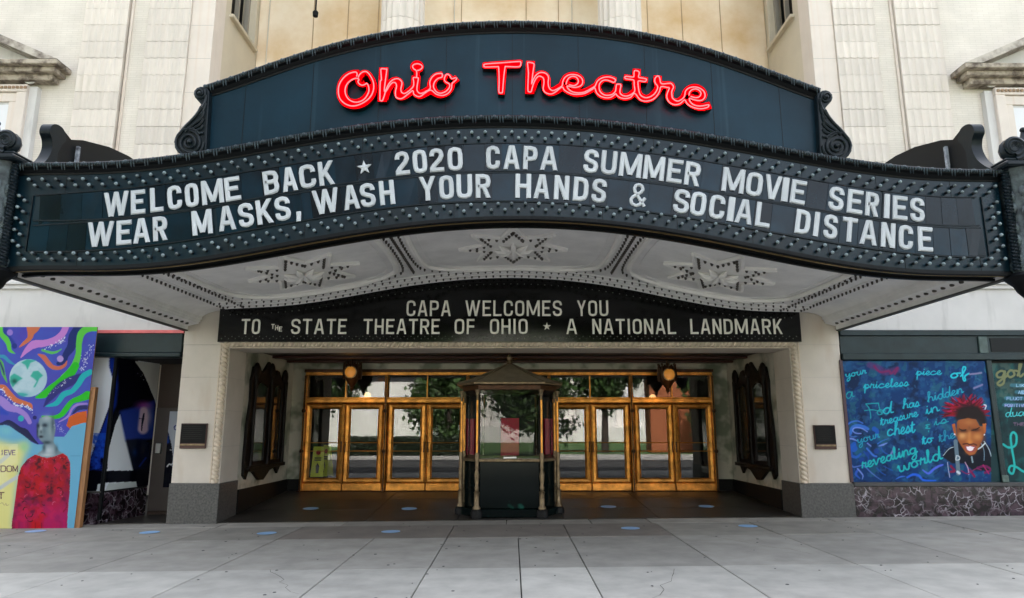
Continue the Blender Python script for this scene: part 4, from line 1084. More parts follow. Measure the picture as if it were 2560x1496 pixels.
# ================================================================== NEON NAME
YN = YA-.012; DN = .085
NS = thing('neon_name_sign', 'glowing red neon script reading Ohio Theatre on the arched blue panel above the marquee', 'neon sign', (0, YN, 5.4))
def zc(pts, s, ox, oy): return [(ox+a/s, oy+b/s) for a, b in pts]
ZA, ZB, ZC = (7., 820, 130), (8.129, 1190, 130), (7.875, 1480, 150)
kz = [0]
def body(parts, name='channel_letter'):
    mb = MB()
    for z, pts, hw in parts:
        kz[0] += 1
        if hw is None:     # polygon
            poly = [W(u, v, YN-DN) for u, v in zc(pts, *z)]
            n = len(poly); e = kz[0]*.0004
            mb.cur = 0; mb.add([(a, YN-DN-e, b) for a, b in poly], [tuple(range(n))])
            mb.cur = 1; mb.add([(a, YN-DN-e, b) for a, b in poly]+[(a, YN, b) for a, b in poly], [(i, (i+1) % n, (i+1) % n+n, i+n) for i in range(n)])
            continue
        c = catmull(pts, 5) if len(pts) > 2 else [Vector(p) for p in pts]
        Wd = [Vector(W(u, v, YN-DN)) for u, v in zc([(p.x, p.y) for p in c], *z)]
        h = hw/z[0]/197.; n = len(Wd); vs = []; e = kz[0]*.0004
        for i, p in enumerate(Wd):
            t = (Wd[min(i+1, n-1)]-Wd[max(i-1, 0)]).normalized(); nn = Vector((-t.y, t.x))
            ext = Vector((0, 0))
            if len(pts) > 2 or True:
                if i == 0: ext = -t*h*.45
                if i == n-1: ext = t*h*.45
            for a_ in (1, -1): q = p+ext+nn*h*a_; vs.append((q.x, YN-DN-e, q.y))
            for a_ in (1, -1): q = p+ext+nn*h*a_; vs.append((q.x, YN, q.y))
        mb.cur = 0; mb.add(vs, [(i*4, i*4+1, i*4+5, i*4+4) for i in range(n-1)])
        mb.cur = 1; fs = []
        for i in range(n-1): fs += [(i*4, i*4+4, i*4+6, i*4+2), (i*4+1, i*4+3, i*4+7, i*4+5)]
        fs += [(0, 2, 3, 1), ((n-1)*4, (n-1)*4+1, (n-1)*4+3, (n-1)*4+2)]; mb.add(vs, fs)
    o = mb.build(name, [M['red'], M['redside']], NS, fix=False); o.matrix_parent_inverse = Matrix.Translation(-NS.location); return o
body([(ZA, [(500, 400), (430, 405), (340, 450), (270, 540), (240, 670), (260, 790), (330, 880), (450, 915), (580, 890), (680, 820), (750, 720), (765, 600), (720, 480), (650, 400), (600, 430), (570, 500), (610, 535), (690, 500)], 92)])
body([(ZA, [(975, 305), (950, 840)], 80), (ZA, [(985, 800), (1020, 690), (1090, 570), (1170, 508), (1240, 540), (1248, 620), (1225, 700), (1260, 772), (1330, 765), (1420, 705), (1500, 640)], 76)])
circ = [(1558+118*cos(a), 262+110*sin(a)) for a in np.linspace(0, 2*pi, 21)[:-1]]
body([(ZA, [(1540, 450), (1530, 620), (1540, 700), (1600, 750), (1680, 725), (1790, 660)], 78), (ZA, circ, None), (ZA, [(1552, 330), (1552, 440)], 48)])
body([(ZA, [(1780, 660), (1850, 700), (1930, 742), (2000, 745), (2080, 705), (2140, 630), (2145, 560), (2085, 500), (2095, 440), (2180, 505), (2240, 475)], 66), (ZA, [(1970, 420), (1900, 435), (1835, 510), (1815, 600), (1850, 690)], 76)])
body([(ZB, [(135, 230), (160, 215), (900, 160), (950, 180), (940, 230), (890, 335), (625, 335), (580, 870), (450, 865), (420, 345), (150, 340), (125, 300)], None)])
body([(ZB, [(1108, 225), (1092, 820)], 92), (ZB, [(1130, 740), (1190, 590), (1270, 490), (1350, 465), (1420, 530), (1420, 650), (1435, 750), (1500, 815), (1600, 795), (1740, 710)], 88)])
body([(ZB, [(1750, 715), (1800, 580), (1870, 505), (1970, 480), (2070, 508), (2128, 580), (2110, 655), (2030, 705), (1920, 695), (1830, 670), (1850, 750), (1920, 815), (2060, 848), (2200, 825), (2330, 765), (2420, 715)], 76), (ZB, [(1740, 710), (1800, 760), (1880, 810)], 60)])
body([(ZC, [(430, 405), (330, 372), (230, 372), (145, 425), (98, 530), (130, 640), (210, 708), (310, 725), (400, 700), (470, 630), (520, 520)], 72), (ZC, [(0, 572), (60, 530)], 62), (ZC, [(522, 500), (515, 600), (540, 690), (620, 735), (720, 725), (820, 650)], 72)])
body([(ZC, [(880, 215), (872, 420), (880, 600), (930, 710), (1040, 770), (1150, 750), (1255, 650), (1315, 540), (1292, 420), (1292, 350)], 80), (ZC, [(655, 350), (1070, 402)], 62)])
body([(ZC, [(1320, 505), (1400, 500), (1530, 500), (1562, 545), (1530, 640), (1522, 740), (1580, 815), (1660, 845), (1750, 805), (1830, 725)], 76)])
body([(ZC, [(1820, 735), (1860, 640), (1930, 575), (2030, 550), (2130, 590), (2190, 680), (2150, 755), (2050, 778), (1930, 745), (1890, 780), (1950, 860), (2040, 915), (2160, 938), (2300, 905)], 76)])
def ntube(z, pts, closed=False, k=3):
    c = catmull(pts, k, closed); y = YN-DN-.028
    P = [(W(u, v, y)[0], y, W(u, v, y)[1]) for u, v in zc([(p.x, p.y) for p in c], *z)]
    mb = MB(); mb.tube(P, .0072, 6, closed)
    o = mb.build('neon_tube', M['neon'], NS, smooth=True); o.matrix_parent_inverse = Matrix.Translation(-NS.location)
ntube(ZA, [(500, 430), (510, 395), (495, 358), (440, 358), (350, 392), (260, 470), (200, 570), (180, 680), (200, 800), (260, 880), (340, 930), (440, 950), (560, 920), (680, 850), (760, 760), (800, 640), (790, 520), (740, 420), (690, 360), (640, 345), (580, 370), (540, 420), (530, 450)])
ntube(ZA, [(540, 480), (480, 465), (400, 500), (330, 570), (300, 660), (310, 750), (360, 830), (440, 875), (530, 880), (620, 840), (680, 770), (715, 690), (710, 610), (680, 555), (640, 575), (590, 585), (545, 560), (525, 520)], True)
ntube(ZA, [(915, 520), (935, 495), (925, 330), (940, 298), (1015, 305), (1028, 325), (985, 660), (1000, 710), (955, 850), (920, 850), (908, 820)], True)
ntube(ZA, [(1000, 690), (1060, 570), (1120, 500), (1200, 470), (1260, 490), (1295, 550), (1275, 650), (1290, 710), (1340, 730), (1410, 690), (1490, 610), (1500, 530), (1490, 465), (1510, 450), (1570, 455), (1580, 480), (1560, 600), (1560, 680), (1600, 725), (1650, 725), (1720, 690), (1790, 640), (1780, 540), (1810, 460), (1880, 395), (1950, 380), (1995, 385), (2000, 430), (1985, 450), (1930, 465), (1870, 520), (1845, 600), (1870, 670), (1920, 715), (1980, 725), (2060, 695), (2120, 630), (2125, 565), (2060, 530), (2035, 480), (2060, 410), (2100, 395), (2140, 430), (2165, 470), (2235, 455), (2250, 480), (2200, 530), (2170, 560), (2160, 640), (2120, 710), (2050, 755), (1980, 765), (1890, 740), (1800, 670), (1700, 720), (1620, 780), (1560, 780), (1500, 740), (1485, 680), (1400, 740), (1310, 810), (1250, 820), (1190, 790), (1180, 700), (1200, 600), (1180, 545), (1130, 540), (1080, 590), (1030, 670), (1000, 710)])
ntube(ZA, [(1550, 450), (1550, 340), (1500, 300), (1480, 255), (1510, 220), (1570, 210), (1630, 230), (1650, 270), (1620, 310), (1560, 330)])
ntube(ZB, [(190, 250), (500, 226), (870, 198), (905, 210), (912, 240), (870, 305), (620, 300), (590, 320), (560, 560), (540, 810), (520, 835), (485, 835), (465, 800), (470, 600), (460, 330), (430, 305), (190, 310), (162, 285)], True)
ntube(ZB, [(1060, 560), (1065, 420), (1048, 240), (1070, 215), (1150, 230), (1180, 260), (1160, 400), (1130, 650), (1150, 600), (1200, 500), (1270, 435), (1350, 420), (1430, 450), (1475, 520), (1465, 620), (1480, 720), (1530, 780), (1590, 785), (1680, 740), (1750, 690), (1765, 600), (1810, 520), (1890, 470), (1980, 462), (2070, 480), (2140, 530), (2170, 600), (2150, 670), (2090, 710), (2000, 725), (1900, 705), (1850, 700), (1880, 760), (1960, 815), (2080, 835), (2200, 820), (2320, 760), (2420, 700)])
ntube(ZB, [(2410, 730), (2300, 800), (2200, 850), (2080, 865), (1960, 860), (1860, 820), (1790, 770), (1750, 715), (1650, 790), (1560, 850), (1480, 855), (1400, 820), (1365, 750), (1380, 640), (1370, 540), (1300, 495), (1240, 520), (1180, 620), (1140, 740), (1120, 810), (1080, 815), (1055, 780), (1060, 560)])
ntube(ZB, [(1830, 660), (1850, 590), (1890, 530), (1960, 500), (2040, 520), (2080, 590), (2060, 650), (1990, 690), (1890, 670)])
ntube(ZC, [(0, 560), (60, 520), (100, 430), (170, 370), (270, 340), (370, 345), (450, 380), (460, 410), (430, 445), (370, 425), (290, 400), (210, 410), (150, 470), (140, 560), (170, 640), (240, 690), (320, 700), (400, 680), (460, 620), (475, 520), (490, 485), (550, 485), (570, 510), (550, 600), (555, 660), (600, 700), (680, 715), (760, 690), (840, 620), (830, 500), (825, 410), (780, 390), (670, 375), (645, 350), (670, 325), (810, 340), (825, 310), (830, 230), (860, 212), (910, 225), (930, 260), (915, 340), (950, 355), (1060, 375), (1070, 400), (1040, 430), (920, 415), (905, 470), (925, 620), (960, 700), (1040, 745), (1130, 735), (1220, 680), (1280, 590), (1290, 520), (1240, 450), (1240, 370), (1290, 320), (1330, 350), (1350, 450), (1400, 475), (1540, 462), (1580, 490), (1605, 540), (1570, 620), (1575, 720), (1590, 760), (1650, 805), (1710, 810), (1790, 760), (1825, 700), (1840, 620), (1900, 560), (2000, 535), (2110, 555), (2200, 620), (2225, 710), (2190, 780), (2110, 805), (2000, 785), (1920, 760), (1930, 820), (1990, 880), (2090, 910), (2190, 905), (2290, 885), (2300, 910), (2270, 940), (2160, 965), (2050, 955), (1940, 915), (1870, 860), (1820, 790), (1740, 860), (1640, 885), (1540, 850), (1480, 770), (1475, 680), (1520, 560), (1480, 545), (1360, 530), (1330, 620), (1270, 720), (1180, 790), (1050, 815), (940, 780), (840, 660), (760, 740), (650, 765), (550, 745), (480, 690), (465, 670), (380, 735), (280, 750), (170, 720), (90, 650), (50, 545), (0, 590)])
ntube(ZC, [(1910, 700), (1920, 640), (1970, 590), (2050, 575), (2120, 610), (2145, 670), (2110, 730), (2030, 745), (1940, 720)])

# ================================================================== INNER SIGN
YW = -.16
WS = thing('welcome_sign', 'black arched sign over the entrance reading CAPA WELCOMES YOU in white letters', 'sign', (0, YW, 3.4))
def V_(mb, name, m, parent=WS, **k):
    o = mb.build(name, m, parent, **k)
    if parent is WS: o.matrix_parent_inverse = Matrix.Translation(-WS.location)
    return o
zb_ = W(1280, 855, YW)[1]; xL, xR = W(548, 800, YW)[0], W(2000, 800, YW)[0]
mb = MB(); xs_ = np.linspace(xL, xR, 50); P = []
for x in xs_: P += [(x, YW, zb_), (x, YW, SF(min(max(x, xe0), xe1))+.0), (x, -.002, SF(min(max(x, xe0), xe1))), (x, -.002, zb_)]
F1 = []
for i in range(49):
    a = i*4; b = a+4; F1 += [(a, b, b+1, a+1), (a+1, b+1, b+2, a+2), (a+3, b+3, b, a)]
mb.add(P, F1+[(0, 1, 2, 3), (199, 198, 197, 196)]); V_(mb, 'sign_board', M['blackglass'], fix=False)
zl = lambda v: W(1280, v, YW)[1]
rows_ = [(zl(791), zl(752), [('CAPA', 1016, 1127), ('WELCOMES', 1163, 1405), ('YOU', 1443, 1521)]),
         (zl(836), zl(798), [('TO', 606, 653), ('STATE', 730, 868), ('THEATRE', 910, 1100), ('OF', 1137, 1189), ('OHIO', 1225, 1319), ('*', 1357, 1377), ('A', 1415, 1442), ('NATIONAL', 1480, 1688), ('LANDMARK', 1724, 1953)])]
WID = {'I': .35, 'M': 1.45, 'W': 1.65, 'A': 1.1, 'L': .9, 'E': .92, 'F': .9, 'T': 1.0, '*': 1}
tiles = MB()
for z0, z1, words in rows_:
    h = z1-z0
    for word, u0, u1 in words:
        x0 = W(u0, (795), YW)[0]; x1 = W(u1, 795, YW)[0]
        ws = [WID.get(c, 1.) for c in word]; gap = .26; tot = sum(ws)+gap*(len(ws)-1); k = (x1-x0)/tot; x = x0
        for c, w_ in zip(word, ws):
            ww = w_*k
            tb = MB(); tb.box(x-.12*k, x+ww+.12*k, YW-.008, YW-.001, z0-.035, z1+.035); tt = V_(tb, 'letter_tile', M['blackglass'])
            mb = MB(); zz0 = z0+(h-ww)/2 if c == '*' else z0
            def T(a, b, y, x=x, zz0=zz0): return (x+a, YW-.010+y, zz0+b)
            glyph(mb, c, ww, h if c != '*' else ww, min(.040, ww), .010, .004, T)
            mb.build('star_emblem' if c == '*' else 'letter', mat('warm white letter', (.80, .78, .70), .5) if 'wl' not in M else M['wl'], tt)
            if 'wl' not in M: M['wl'] = bpy.data.materials['warm white letter']
            x += ww+gap*k
# the small slanted THE
for i, c in enumerate('THE'):
    u = 679+i*9.5; v = 812+i*3.2; x, z = W(u, v, YW); mb = MB()
    def T(a, b, y, x=x, z=z): return (x+a, YW-.010+y, z-.085+b)
    glyph(mb, c, .062, .095, .018, .008, .003, T); V_(mb, 'letter', M['wl'])
st_ = MB()
for f, off in ((lambda x: zb_, .06), (lambda x: SF(min(max(x, xe0), xe1)), -.14), (lambda x: zb_, .10)):
    for i, x in enumerate(np.arange(xL+.08, xR-.05, .13)): st_.sphere((x+(.065 if off == .10 else 0), YW-.012, f(x)+off), .012, 6, 4)
stuff(V_(st_, 'stud', mat('dark stud', (.10, .11, .09), .3)))

# ================================================================== DISPLAY CASES on the side walls (carved dark frames)
def display_case(s, lab):
    X = XL if s < 0 else XR
    # outline in (y along wall from the street, z), traced on the left case
    ref = [(631, 916), (623, 952), (621, 1000), (612, 1060), (604, 1150), (602, 1190), (608, 1200), (614, 1180), (625, 1180), (640, 1200), (652, 1200), (668, 1176), (681, 1168), (687, 1184), (697, 1158), (699, 1120), (705, 1070), (708, 1010), (711, 965), (706, 935), (701, 958), (694, 930), (688, 926), (682, 940), (677, 915), (669, 905), (660, 920), (650, 935), (645, 915), (640, 928), (634, 940)]
    P = [WX(u, v, XL) for u, v in ref]
    D = thing('display_case', lab, 'display case', (X, 2.2, 1.8), 'carved display cases on the vestibule walls')
    mb = MB(); mb.prismx(P, *((X, X+.06) if s < 0 else (X-.06, X))); o = mb.build('carved_frame', M['wooddk'], D, bev=.01); o.matrix_parent_inverse = Matrix.Translation(-D.location)
    sx = 1 if s < 0 else -1
    for (ua, ub) in ((628, 655), (672, 693)):
        (y0, _), (y1, _) = WX(ua, 1050, XL), WX(ub, 1050, XL)
        zt = 2.62; zb2 = .98
        poly = [(y0, zb2), (y1, zb2), (y1, zt-.1), ((y0*.25+y1*.75), zt-.02), ((y0+y1)/2, zt), ((y0*.75+y1*.25), zt-.02), (y0, zt-.1)]
        mb = MB(); mb.prismx(poly, *sorted((X+sx*.062, X+sx*.068))); g = mb.build('case_pane', M['casegl'], D); g.matrix_parent_inverse = Matrix.Translation(-D.location)
        mb = MB(); mb.tube([(X+sx*.07, a, b) for a, b in poly], .022, 6, True); g = mb.build('pane_moulding', M['wooddk'], D, smooth=True); g.matrix_parent_inverse = Matrix.Translation(-D.location)
    mb = MB()
    ya, yb = WX(615, 1150, XL)[0], WX(700, 1110, XL)[0]
    for yq in (ya+.05, (ya+yb)/2, yb-.05): mb.tube([(X+sx*.07, yq, .9), (X+sx*.085, yq, 1.2), (X+sx*.07, yq, 1.9), (X+sx*.085, yq, 2.3), (X+sx*.07, yq, 2.7), (X+sx*.05, yq, 2.95)], [.05, .028, .045, .028, .05, .01], 8)
    for yq, zz in ((ya+.1, 2.95), ((ya+yb)/2, 3.02), (yb-.1, 2.95)): mb.sphere((X+sx*.06, yq, zz-.12), .13, 8, 6, sc=(.5, 1, 1.4))
    mb.box(*sorted((X+sx*.05, X+sx*.12)), ya-.1, yb+.1, .82, .90, ch=.01)
    o = mb.build('carving', M['wooddk'], D, smooth=True); o.matrix_parent_inverse = Matrix.Translation(-D.location)
M['casegl'] = mat('display case glass', (.03, .035, .03), .06, spec=.35, col2=(.01, .012, .012), vscale=2)
display_case(-1, 'carved dark wooden display case on the left vestibule wall beside the doors')
display_case(1, 'carved dark wooden display case on the right vestibule wall beside the doors')

# ================================================================== LANTERNS
for u, v, lab in ((881, 932, 'round bronze ceiling lantern with amber glass over the left doors'), (1668, 938, 'round bronze ceiling lantern with amber glass over the right doors')):
    x, z = W(u, v, 3.1)
    T_ = thing('lantern', lab, 'lantern', (x, 3.1, z), 'amber lanterns in the vestibule')
    mb = MB(); mb.lathe([(.17, .20), (.19, .16), (.17, .13), (.18, -.10), (.19, -.13), (.15, -.17), (.09, -.27), (.04, -.33), (.05, -.37), (.02, -.40), (.01, -.45)], (0, 0, 0), 8)
    for k in range(8):
        a = 2*pi*k/8; mb.tube([(.2*cos(a), .2*sin(a), .22), (.215*cos(a), .215*sin(a), .0), (.2*cos(a), .2*sin(a), -.15)], .02, 6); mb.sphere((.2*cos(a), .2*sin(a), .24), .03, 6, 4)
    mb.build('lantern_cage', M['bronzed'], T_, smooth=True)
    mb = MB(); mb.lathe([(.125, -.20), (.125, -.215), (.10, -.235), (.04, -.245), (.01, -.247)], (0, 0, 0), 18, 'y'); mb.build('amber_lens', M['amber'], T_, smooth=True)
    mb = MB(); mb.lathe([(.15, -.195), (.15, -.215), (.125, -.222), (.125, -.20)], (0, 0, 0), 18, 'y'); mb.build('lens_ring', M['patbronze'], T_, smooth=True)
    mb = MB(); mb.tube([(0, 0, .2), (0, 0, 3.25-z)], .025, 6); mb.build('hanging_rod', M['bronzed'], T_)
    ll = bpy.data.lights.new('lantern_light', 'POINT'); ll.energy = .7; ll.color = (1, .62, .25); ll.shadow_soft_size = .09; lo_ = bpy.data.objects.new('lantern_light', ll); COL.objects.link(lo_); lo_.parent = T_; lo_.location = (0, -.50, -.45)

# ================================================================== TICKET BOOTH
bx = -.05
BT = thing('ticket_booth', 'freestanding ticket booth with hipped bronze roof, glass front and green marble base', 'ticket booth', (bx, 1.2, .0))
def B_(mb, name, m, parent=BT, **k):
    o = mb.build(name, m, parent, **k)
    if parent is BT: o.matrix_parent_inverse = Matrix.Translation(-BT.location)
    return o
OCT = [(-.60, .30), (.60, .30), (.93, .80), (.93, 1.7), (.60, 2.15), (-.60, 2.15), (-.93, 1.7), (-.93, .80)]
def octp(k, dx=0): cy_ = 1.22; return [(bx+x*k, cy_+(y-cy_)*k) for x, y in OCT]
zb0 = .02
zy = lambda v, Y: W(1280, v, Y)[1]
zgl0, zgl1 = zy(1146, .3), zy(975, .3)
mb = MB(); mb.prismz(octp(1.06), zb0, .17); B_(mb, 'plinth', M['gmarble'], bev=.02)
mb = MB(); mb.prismz(octp(.94), .171, zgl0-.07); B_(mb, 'marble_base', M['gmarble'], bev=.01)
mb = MB(); mb.prismz(octp(.99), zgl0-.069, zgl0-.015); B_(mb, 'counter', M['patbronze'], bev=.01)
mb = MB(); p = octp(.93)
for i in range(8):
    if i == 4: continue
    a, b = p[i], p[(i+1) % 8]; mb2 = MB(); mb2.add([(a[0], a[1], zgl0-.014), (b[0], b[1], zgl0-.014), (b[0], b[1], zgl1), (a[0], a[1], zgl1)], [(0, 1, 2, 3)]); B_(mb2, 'booth_pane', M['boothglass'], fix=False)
mb = MB(); mb.box(bx-.55, bx+.55, 2.02, 2.06, zgl0, zgl1); B_(mb, 'booth_back', M['dark'])
mb = MB(); mb.box(bx-.19, bx+.20, 1.96, 2.0, zgl0-.01, zy(1046, 2.0)); B_(mb, 'crimson_board', M['banner'])
mb = MB(); mb.box(bx-.12, bx+.14, .34, .5, zgl0-.015, zgl0+.03, ch=.01); B_(mb, 'cash_tray', M['steel'])
mb = MB(); mb.prismz(octp(1.0), zgl1, zgl1+.10); B_(mb, 'entablature', M['bronzed'], bev=.01)
mb = MB(); mb.prismz(octp(1.13), zgl1+.101, zgl1+.15); B_(mb, 'eave', M['patbronze'], bev=.012)
ez = zgl1+.151; ap = zy(912, 1.22)
pr = octp(1.13); top = octp(.10)
mb = MB(); n = 8; lv = [(1.13, ez), (.95, ez+.055), (.62, ez+(ap-ez)*.42), (.30, ez+(ap-ez)*.76), (.08, ap)]
vs = []
for k_, z in lv: vs += [(a, b, z) for a, b in octp(k_)]
mb.add(vs, [(j*8+i, j*8+(i+1) % 8, (j+1)*8+(i+1) % 8, (j+1)*8+i) for j in range(4) for i in range(8)]+[tuple(32+i for i in range(8))])
B_(mb, 'roof', mat('weathered booth roof', (.30, .25, .17), .55, metal=.3, var=.3, vscale=6))
mb = MB()
for i in range(8): mb.tube([(octp(k_)[i][0], octp(k_)[i][1], z+.004) for k_, z in lv], .010, 5)
B_(mb, 'roof_rib', M['patbronze'])
mb = MB(); mb.lathe([(.09, ap-.02), (.06, ap+.03), (.08, ap+.06), (.05, ap+.10), (.065, ap+.15), (.02, ap+.20), (.005, ap+.25)], (bx, 1.22, 0), 10); B_(mb, 'finial', M['patbronze'], smooth=True)
for i in (0, 1, 2, 7, 3, 6):
    x, y = OCT[i]; x = bx+x*1.02; y = 1.22+(y-1.22)*1.03
    prof = [(.075, .17), (.075, .20), (.05, .23), (.05, .45), (.058, .47), (.035, .50), (.045, .56), (.032, .60), (.045, .72), (.048, .80), (.028, .88), (.04, .92), (.032, .96), (.042, 1.08), (.045, 1.16), (.03, 1.20), (.038, zgl0), (.026, zgl0+.03), (.024, zgl1-.12), (.036, zgl1-.10), (.03, zgl1-.07), (.05, zgl1-.03), (.055, zgl1)]
    mb = MB(); mb.lathe(prof, (x, y, 0), 12); po = B_(mb, 'baluster_post', M['patbronze'], smooth=True)
    mb = MB(); mb.lathe([(.11, zb0-.02), (.115, .10), (.10, .15), (.08, .169)], (x, y, 0), 12); mb.build('post_foot', M['dkgranite'], po, smooth=True)
    mb = MB(); mb.box(x-.016, x+.016, y-.045, y-.026, zgl0+.1, zgl1-.2); mb.build('post_strip', M['bronze'], po)

# ================================================================== PLAQUES
for (u0, u1, v0, v1), lab in (((454, 514, 1059, 1122), 'dark bronze plaque on the left entrance pier'), ((2033, 2092, 1063, 1124), 'dark bronze plaque on the right entrance pier')):
    (x0, z1), (x1, z0) = W(u0, v0, -.03), W(u1, v1, -.03)
    T_ = thing('wall_plaque', lab, 'plaque', ((x0+x1)/2, -.02, (z0+z1)/2), 'bronze plaques on the entrance piers')
    w2, h2 = (x1-x0)/2, (z1-z0)/2
    mb = MB(); mb.box(-w2, w2, -.025, .018, -h2, h2, ch=.008); mb.build('plaque_frame', mat('plaque frame', (.05, .022, .018), .4, metal=.4), T_)
    mb = MB(); mb.box(-w2+.015, w2-.015, -.032, -.024, -h2+.10, h2-.015); mb.build('plaque_field', mat('plaque field', (.006, .0055, .005), .6, spec=.15, bump=.3, bscale=60), T_)
    mb = MB()
    for k in range(7): mb.box(-w2+.05, w2-.05-random.uniform(0, .08), -.0345, -.031, h2-.06-k*.037, h2-.05-k*.037)
    stuff(mb.build('raised_lettering', mat('plaque lettering', (.014, .013, .011), .5, spec=.2), T_))
    mb = MB(); mb.box(-w2+.015, w2-.015, -.036, -.024, -h2+.055, -h2+.085, ch=.004); mb.build('plaque_ledge', M['patbronze'], T_)

# ================================================================== FLOOR STICKERS
stk = [(89, 1329, 'left end of the pavement row beside the painted mural'), (374, 1332, 'on the pavement before the dark shop entry'), (667, 1334, 'on the pavement just right of the left pier'), (977, 1330, 'on the pavement left of the ticket booth'), (1576, 1321.5, 'on the pavement right of the ticket booth'), (1870, 1316, 'on the pavement before the right pier'),
       (777, 1272, 'on the vestibule floor near the left display case'), (1023, 1272.5, 'on the vestibule floor close left of the booth'), (1521, 1267.5, 'on the vestibule floor close right of the booth'), (1766, 1266.5, 'on the vestibule floor near the right display case')]
ssrc = None
for i, (u, v, lab) in enumerate(stk):
    if i < 6: x, y = G(u, v); z = gz(x)+.005
    else:
        d = ray(u, v); y = 1.0
        for _ in range(30):
            t = (y-CY)/d.y; x = d.x*t; zt = CZ+d.z*t; y += (zt-fz(x, y))*4
        z = fz(x, y)+.004
    if ssrc is None:
        mb = MB(); mb.lathe([(.155, 0), (.155, .0015)], (0, 0, 0), 32); o = ssrc = mb.build('floor_sticker', M['sticker'])
    else: o = inst(ssrc)
    o.location = (x, y, z); o.rotation_euler = ((0, -math.atan(SL), 0) if i < 6 else (math.atan(.053), 0, 0))
    tag(o, 'round blue distancing sticker '+lab, 'floor sticker', 'round blue distancing stickers')

# ================================================================== CAUTION SIGNS behind the left door
for (u, v0, v1, lab, rz_) in ((797, 1117, 1192, 'yellow caution floor sign behind the leftmost door, nearer one', .15), (818, 1113, 1190, 'yellow caution floor sign behind the leftmost door, partly hidden one', -.6)):
    Y = 4.0 if u < 810 else 4.18
    x, zt = W(u, v0, Y); _, zb2 = W(u, v1, Y)
    T_ = thing('caution_sign', lab, 'caution sign', (x, Y, zb2), 'yellow caution signs inside the doors'); T_.rotation_euler = (0, 0, rz_)
    h = zt-zb2; wb, wt = .15, .12
    for sgn, yy0 in ((-1, -.10), (1, .10)):
        mb = MB()
        mb.add([(-wb, yy0, 0), (wb, yy0, 0), (wt, 0, h), (-wt, 0, h), (-wb, yy0+.012, 0), (wb, yy0+.012, 0), (wt, .012, h), (-wt, .012, h)], [(0, 1, 2, 3), (4, 7, 6, 5), (0, 4, 5, 1), (1, 5, 6, 2), (2, 6, 7, 3), (3, 7, 4, 0)])
        pn = mb.build('sign_leaf', M['yellow'], T_)
        if sgn < 0:
            def pt(x_, f): return (x_, yy0*(1-f)-.004, h*f)
            mb = MB(); c = [pt(.055*cos(a), .80+.055/h*sin(a)*1.0) for a in np.linspace(0, 2*pi, 17)[:-1]]; mb.add(c, [tuple(range(16))]); mb.build('red_disc', M['signred'], pn)
            mb = MB(); mb.add([pt(-.03, .12), pt(.03, .12), pt(.045, .35), pt(0, .46), pt(-.045, .35)], [(0, 1, 2, 3, 4)])
            for f in (.60, .53): mb.add([pt(-.08, f), pt(.08, f), pt(.08, f+.04), pt(-.08, f+.04)], [(0, 1, 2, 3)])
            mb.build('black_pictogram', M['signblk'], pn)
